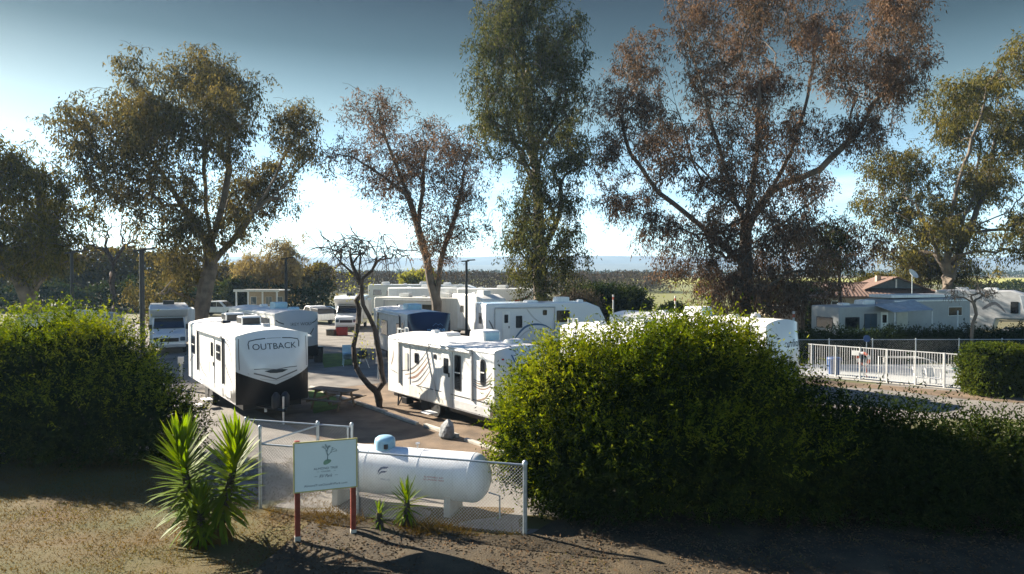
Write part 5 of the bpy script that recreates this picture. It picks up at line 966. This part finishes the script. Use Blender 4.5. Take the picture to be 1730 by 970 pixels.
rv('truck_camper', 'narrow white camper end with small square window beside the dark lamp post', lc, a_, tt(4.6, .6, 3.5), 2.45, 'white', windows=[(1.2, 1.7, 2.0, 2.6, 'lgrey', 'glass')], vents=[(1.6, 0, .2)], acs=[2.8], wheels=(2.2,), endwin=(-.9, -.45, 2.2, 2.8), zt=3.5)
lc, a_ = far(655, 72, (.90, -.43), 2.5)
rv('fifth_wheel', 'long white fifth wheel with wide roof behind the thin leaning eucalyptus', lc, a_, fw(9.8, .7, 3.7), 2.5, 'white', windows=[(1.4, 2.6, 2.2, 2.8, 'lgrey', 'glass'), (3.6, 4.4, 2.2, 2.8, 'lgrey', 'glassb')], doors=[(5.6, 6.3, .9, 2.9)], acs=[4.0], vents=[(2, 0, .25), (7.4, 0, .25)], wheels=(3, 3.9), stripes=[([(.3, 1.5), (3, 1.6), (6.6, 1.2)], .06, 'sgrey')], slides=[(6.7, 7.4, 1.9, 3.3)], zt=3.7, cat='fifth wheel')
lc, a_ = far(632, 60, (.94, -.33), 2.5)
rv('motor_coach', 'long cream motor coach with blue painted sweep behind the crooked almond tree', lc, a_, ca(8.6, .45, 3.15), 2.5, 'cream', windows=[(4.6, 5.6, 2.05, 2.6, 'lgrey', 'glass'), (2.2, 3.2, 1.9, 2.6, 'lgrey', 'glassb')], acs=[2.4, 6.2], vents=[(4.2, 0, .2)], wheels=(1.9, 6.8), stripes=[([(.2, 1.5), (1.4, 1.7), (3, 1.4), (5, 1.0)], .16, 'sblue'), ([(.2, 1.9), (1.6, 2.1), (4, 1.5)], .08, 'teal')], aw=(1, 6, 2.9), zt=3.15, cat='motorhome')
lc, a_ = far(622, 84, (.97, .1), 2.5)
rv('motor_coach', 'white motor coach with long roof rail farthest behind the cream coach', lc, a_, ca(9.2, .5, 3.8), 2.5, 'white', windows=[(.6, 1.6, 2.5, 3.2, 'lgrey', 'glassb'), (2.2, 3.4, 2.5, 3.1, 'lgrey', 'glass'), (4.2, 6, 2.5, 3.1, 'lgrey', 'glass')], acs=[2.0, 6.6], vents=[(4.4, 0, .2)], wheels=(2, 7.2), zt=3.8, cat='motorhome')
lc, a_ = far(700, 92, (.99, -.1), 2.5)
rv('travel_trailer', 'plain white trailer at the back of the row by the orchard', lc, a_, tt(8.4, .6, 3.6), 2.5, 'white', windows=[(2, 3, 1.8, 2.6, 'lgrey', 'glass'), (5, 6.2, 1.8, 2.6, 'lgrey', 'glass')], acs=[4.2], vents=[(6, 0, .25)], wheels=(4, 4.9), zt=3.6, cat='trailer')
# long grey park trailer and the fifth wheel beyond
lc, a_ = far(1418, 46, (.95, .31), 2.6)
t8 = rv('park_trailer', 'long grey park trailer with awning canopy behind the long dark hedge', lc, a_, [(0, .6), (0, 3.0), (4.4, 3.06), (4.7, 3.4), (11.3, 3.5), (11.7, 3.2), (11.8, .6)], 2.6, 'grey_rv', windows=[(.5, 1.7, 1.5, 2.3, 'char', 'glass'), (4.9, 5.9, 1.45, 2.55, 'lgrey', 'blind'), (9.6, 10.9, 2.2, 2.85, 'white', 'glass')], doors=[(3.5, 4.15, .75, 2.6)], acs=[], vents=[(1.6, 0, .3)], wheels=(5.4, 6.4), zt=3.05, cat='trailer', endwin=(-.75, .75, 1.5, 2.25))
window(t8, 2.1, 3.2, 1.5, 2.5, -1.3, -1, 'char', 'glassb', bars=((1, .5),))
MB().add([(3.0, -1.32, 3.04), (6.4, -1.32, 3.36), (6.4, -2.9, 2.75), (3.0, -2.9, 2.65)], [(0, 1, 2, 3)]).build('canopy', mat('canopy_grey', (.36, .38, .39), .7), t8).modifiers.new('s', 'SOLIDIFY').thickness = .03
for x_ in (3.1, 6.3, 8.6): MB().tube([(x_, -2.85, 0), (x_, -2.85, 2.68)], .04, 8).build('canopy_post', M['fenceW'], t8)
MB().box(4.7, 11.6, -1.33, -1.302, 3.26, 3.34).build('gutter', M['white'], t8); MB().box(.1, 11.6, -1.318, -1.302, 1.05, 1.09).build('rub_rail', M['mgrey'], t8)
B(5.0, 10.8, -.8, 1.2, 3.5, 3.72, 'raised_roof', M['white'], t8, .03); acunit(t8, 3.4, 3.08, 'white', 'lgrey', 1.1, .8, .3)
lc, a_ = far(1580, 56.2, (.75, -.66), 2.5)
t9 = rv('fifth_wheel', 'grey fifth wheel with dark bedroom window and slate nose beyond the small leafless grey tree', lc, a_, fw(6.6, .75, 3.85), 2.5, 'lgrey', windows=[(5.0, 5.5, 2.15, 3.05, 'black', 'glass'), (1, 2.2, 1.8, 2.6, 'char', 'glass')], acs=[1.6, 3.6], vents=[(4.6, 0, .25)], wheels=(1.8, 2.7), stripes=[([(1, 1.2), (2.5, 1.9), (3.5, 1.5)], .16, 'white'), ([(3.2, 2.4), (4.0, 2.9), (4.7, 2.2)], .12, 'sgrey')], zt=3.75, cat='fifth wheel')
cp_ = MB().prism([(5.5, 3.62), (6.12, 3.50), (6.64, 2.78), (6.59, 1.72), (5.9, 1.72), (5.75, 2.4)], -1.265, 1.265).build('front_cap', M['capgrey'], t9, bevel=.07, segs=3, smooth=True); MB().add([(6.668, -.8, 2.6), (6.668, .8, 2.6), (6.668 - .03, .6, 2.2), (6.668 - .03, -.6, 2.2)], [(0, 1, 2, 3)]).build('cap_window', M['navy'], cp_)
# --- van-fronted motorhome (class C)
def motorhome_c(label, front_px, D, fwd, bm_='capwhite', W=2.36):
    f = Vector((*fwd, 0)).normalized(); p = at(front_px, 560, D); lc = Vector((p.x, D, 0)) - f * 7.0; t = empty('motorhome', lc, math.atan2(f.y, f.x), label, 'motorhome'); hw_ = W / 2
    MB().prism([(0, .5), (0, 3.05), (5.3, 3.1), (6.05, 2.85), (5.35, 2.35), (5.0, 2.3), (5.0, .5)], -hw_, hw_).build('body', M[bm_], t, bevel=.1, segs=3, smooth=True)
    MB().prism([(4.9, .5), (4.9, 2.3), (5.5, 2.28), (6.15, 1.5), (6.95, 1.25), (7.1, .95), (7.12, .42), (6.9, .38)], -.98, .98).build('cab', M[bm_], t, bevel=.09, segs=3, smooth=True)
    n_ = Vector((.78, 0, .65)).normalized(); 
    MB().add([(5.575, -.86, 2.22), (5.575, .86, 2.22), (6.125, .92, 1.56), (6.125, -.92, 1.56)], [(0, 1, 2, 3)]).build('windscreen', M['glass'], t); [setattr(v, 'co', v.co + n_ * .045) for v in t.children[-1].data.vertices] if False else None
    w_ = [o for o in t.children if o.name.startswith('windscreen')][0]; w_.location = n_ * .04
    g = B(7.09, 7.135, -.55, .55, .78, 1.02, 'grille', M['black'], t, .01); B(7.1, 7.15, -.92, .92, .42, .6, 'bumper', M['lgrey'], t, .02)
    for s in (-1, 1):
        MB().prism(rrect(s * .78 - .15, s * .78 + .15, .82, 1.08, .06), 7.03, 7.13, 'x').build('headlight', M['glassb'], t); B(5.9, 6.0, s * 1.0 - .0 if s > 0 else -1.22, 1.22 if s > 0 else -1.0, 1.5, 1.85, 'mirror', M['black'], t, .02); wheel(t, 6.2, s * .9, .36, .22, s); wheel(t, 1.8, s * (hw_ - .15), .36, .24, s)
        window(t, 1.2, 2.2, 1.6, 2.3, s * hw_, s); window(t, 3.2, 4.2, 1.6, 2.3, s * hw_, s)
    acunit(t, 3.6, 3.06, 'char', 'black', .9, .7, .28); B(1.5, 4.4, hw_ + .002, hw_ + .45, 1.0, 2.75, 'slide_out', M['white'], t, .03); return t
motorhome_c('white van-fronted motorhome with dark windscreen beside the white trailer', 286, 45, (.45, -.89))
motorhome_c('older white motorhome with wide windscreen and dark wheel by the crooked almond tree', 585, 62, (.10, -.99), W=2.5)
# --- pickup truck and cars
def pickup(label, c_px, D, rz, m):
    p = at(c_px, 520, D); t = empty('pickup_truck', (p.x, D, 0), rz, label, 'pickup truck'); h = .95
    MB().prism([(-2.75, .45), (-2.75, 1.1), (-.9, 1.12), (-.85, 1.12), (1.0, 1.15), (1.2, 1.12), (2.5, 1.05), (2.75, .9), (2.78, .45)], -h, h).build('body', M[m], t, bevel=.07, segs=3, smooth=True)
    MB().prism([(-.95, 1.1), (-.8, 1.75), (-.6, 1.82), (.3, 1.82), (.55, 1.75), (1.25, 1.12)], -h + .08, h - .08).build('cab', M[m], t, bevel=.06, smooth=True)
    MB().prism([(-2.7, 1.12), (-2.55, 1.62), (-1.02, 1.68), (-1.0, 1.12)], -h + .1, h - .1).build('bed_cover', M['char'], t, bevel=.05)
    for s in (-1, 1):
        a = MB().prism([(-.75, 1.15), (-.66, 1.68), (.0, 1.72), (.0, 1.15)], s * (h - .078), s * (h - .068)).build('side_window', M['glass'], t); MB().prism([(.06, 1.15), (.06, 1.72), (.38, 1.7), (.95, 1.15)], s * (h - .078), s * (h - .068)).build('side_window', M['glass'], t)
        for x_ in (-1.75, 1.75): wheel(t, x_, s * (h - .08), .40, .24, s)
        MB().prism(rrect(s * .7 - .14, s * .7 + .14, .75, .95, .04), 2.70, 2.80, 'x').build('headlight', M['glassb'], t)
    MB().add([(1.28, -.78, 1.15), (1.28, .78, 1.15), (.6, .7, 1.76), (.6, -.7, 1.76)], [(0, 1, 2, 3)]).build('windscreen', M['glass'], t)
    return t
pickup('white pickup truck with dark bed cover parked before the far thicket', 372, 84, R(-8), 'white')
pickup('white pickup truck with red tail panel parked beside the older white motorhome', 532, 72, R(130), 'white')
def car(label, c_px, D, rz, m):
    p = at(c_px, 520, D); t = empty('parked_car', (p.x, D, 0), rz, label, 'car'); h = .88
    MB().prism([(-2.25, .4), (-2.28, .85), (-1.9, .98), (1.0, .98), (2.1, .82), (2.25, .6), (2.22, .35)], -h, h).build('body', M[m], t, bevel=.1, segs=3, smooth=True)
    MB().prism([(-1.75, .96), (-1.1, 1.4), (.2, 1.42), (1.05, .97)], -h + .1, h - .1).build('cabin', M['glass'], t, bevel=.06, smooth=True); MB().prism([(-1.15, 1.39), (-1.05, 1.44), (.15, 1.46), (.25, 1.41)], -h + .14, h - .14).build('roof', M[m], t)
    for s in (-1, 1):
        for x_ in (-1.4, 1.4): wheel(t, x_, s * (h - .07), .33, .2, s)
    return t
M['carblue'] = mat('car_blue', (.03, .06, .14), .25, .1, 2, spec=.6); M['carblack'] = mat('car_black', (.015, .018, .02), .2, .1, 2, spec=.6); M['cargreen'] = mat('car_green', (.04, .09, .09), .25, .1, 2, spec=.6)
car('dark blue car parked behind the older white motorhome', 556, 78, R(15), 'carblue'); car('dark green car parked under the nose of the grey fifth wheel', 1712, 47.5, R(170), 'cargreen'); car('black car at the edge of the park beside the multi-stemmed eucalyptus', 15, 44, R(8), 'carblack')
tn = empty('camper_roof_tent', (at(120, 530, 46).x, 46, 0), R(12), 'pale grey low pop-up camper half hidden behind the big rounded shrub', 'camper'); MB().prism([(-3, .5), (-3, 2.1), (-2.4, 2.55), (0, 2.8), (2.4, 2.55), (3, 2.1), (3, .5)], -1.1, 1.1).build('body', M['lgrey'], tn, bevel=.08, smooth=True)
window(tn, -1, .6, 1.5, 2.1, -1.1)
for s in (-1, 1): wheel(tn, 0, s * .98, .34, .2, s)
# --- slatted shelter with posts
sh_ = empty('patio_shelter', (at(440, 510, 86).x, 86, 0), R(-4), 'pale patio shelter with thin flat roof and posts before the willow', 'shelter')
B(-2.6, 3.0, -1.6, 2.0, 3.0, 3.14, 'roof', M['cream'], sh_, .02); B(-2.66, 3.06, -1.68, -1.602, 2.9, 3.2, 'fascia', M['cream'], sh_, .01); B(-2.4, 2.6, 1.6, 1.75, 0, 2.98, 'back_wall', M['stucco'], sh_, .02)
for x_ in (-2.4, -.9, .9, 2.7): B(x_ - .08, x_ + .08, -1.5, -1.34, 0, 2.99, 'post', M['fenceW'], sh_, .01)
for x_ in (-1.6, .4, 1.8): fwindow(sh_, 0, 0.01, 0, .01, 0) if False else window(sh_, x_ - .4, x_ + .4, 1.2, 2.2, 1.6, -1, 'fenceW', 'glassb')
B(-2.4, 2.6, -1.46, -1.40, .9, .98, 'railing', M['fenceW'], sh_, .01)
# ------------------------------------------------------------------ air
hz = MB().box(-6800, 6800, -60, 3600, -2, 125).build('haze', None); tag(hz, 'thin pale blue winter haze filling the valley air', 'haze', kind='stuff')
hm = bpy.data.materials.new('haze'); hm.use_nodes = True; n_ = hm.node_tree.nodes; n_.clear(); pv_ = n_.new('ShaderNodeVolumePrincipled'); mo = n_.new('ShaderNodeOutputMaterial'); hm.node_tree.links.new(pv_.outputs[0], mo.inputs['Volume'])
pv_.inputs['Color'].default_value = (.45, .70, 1.0, 1); pv_.inputs['Density'].default_value = .00022; pv_.inputs['Anisotropy'].default_value = .2; hz.data.materials.clear(); hz.data.materials.append(hm)
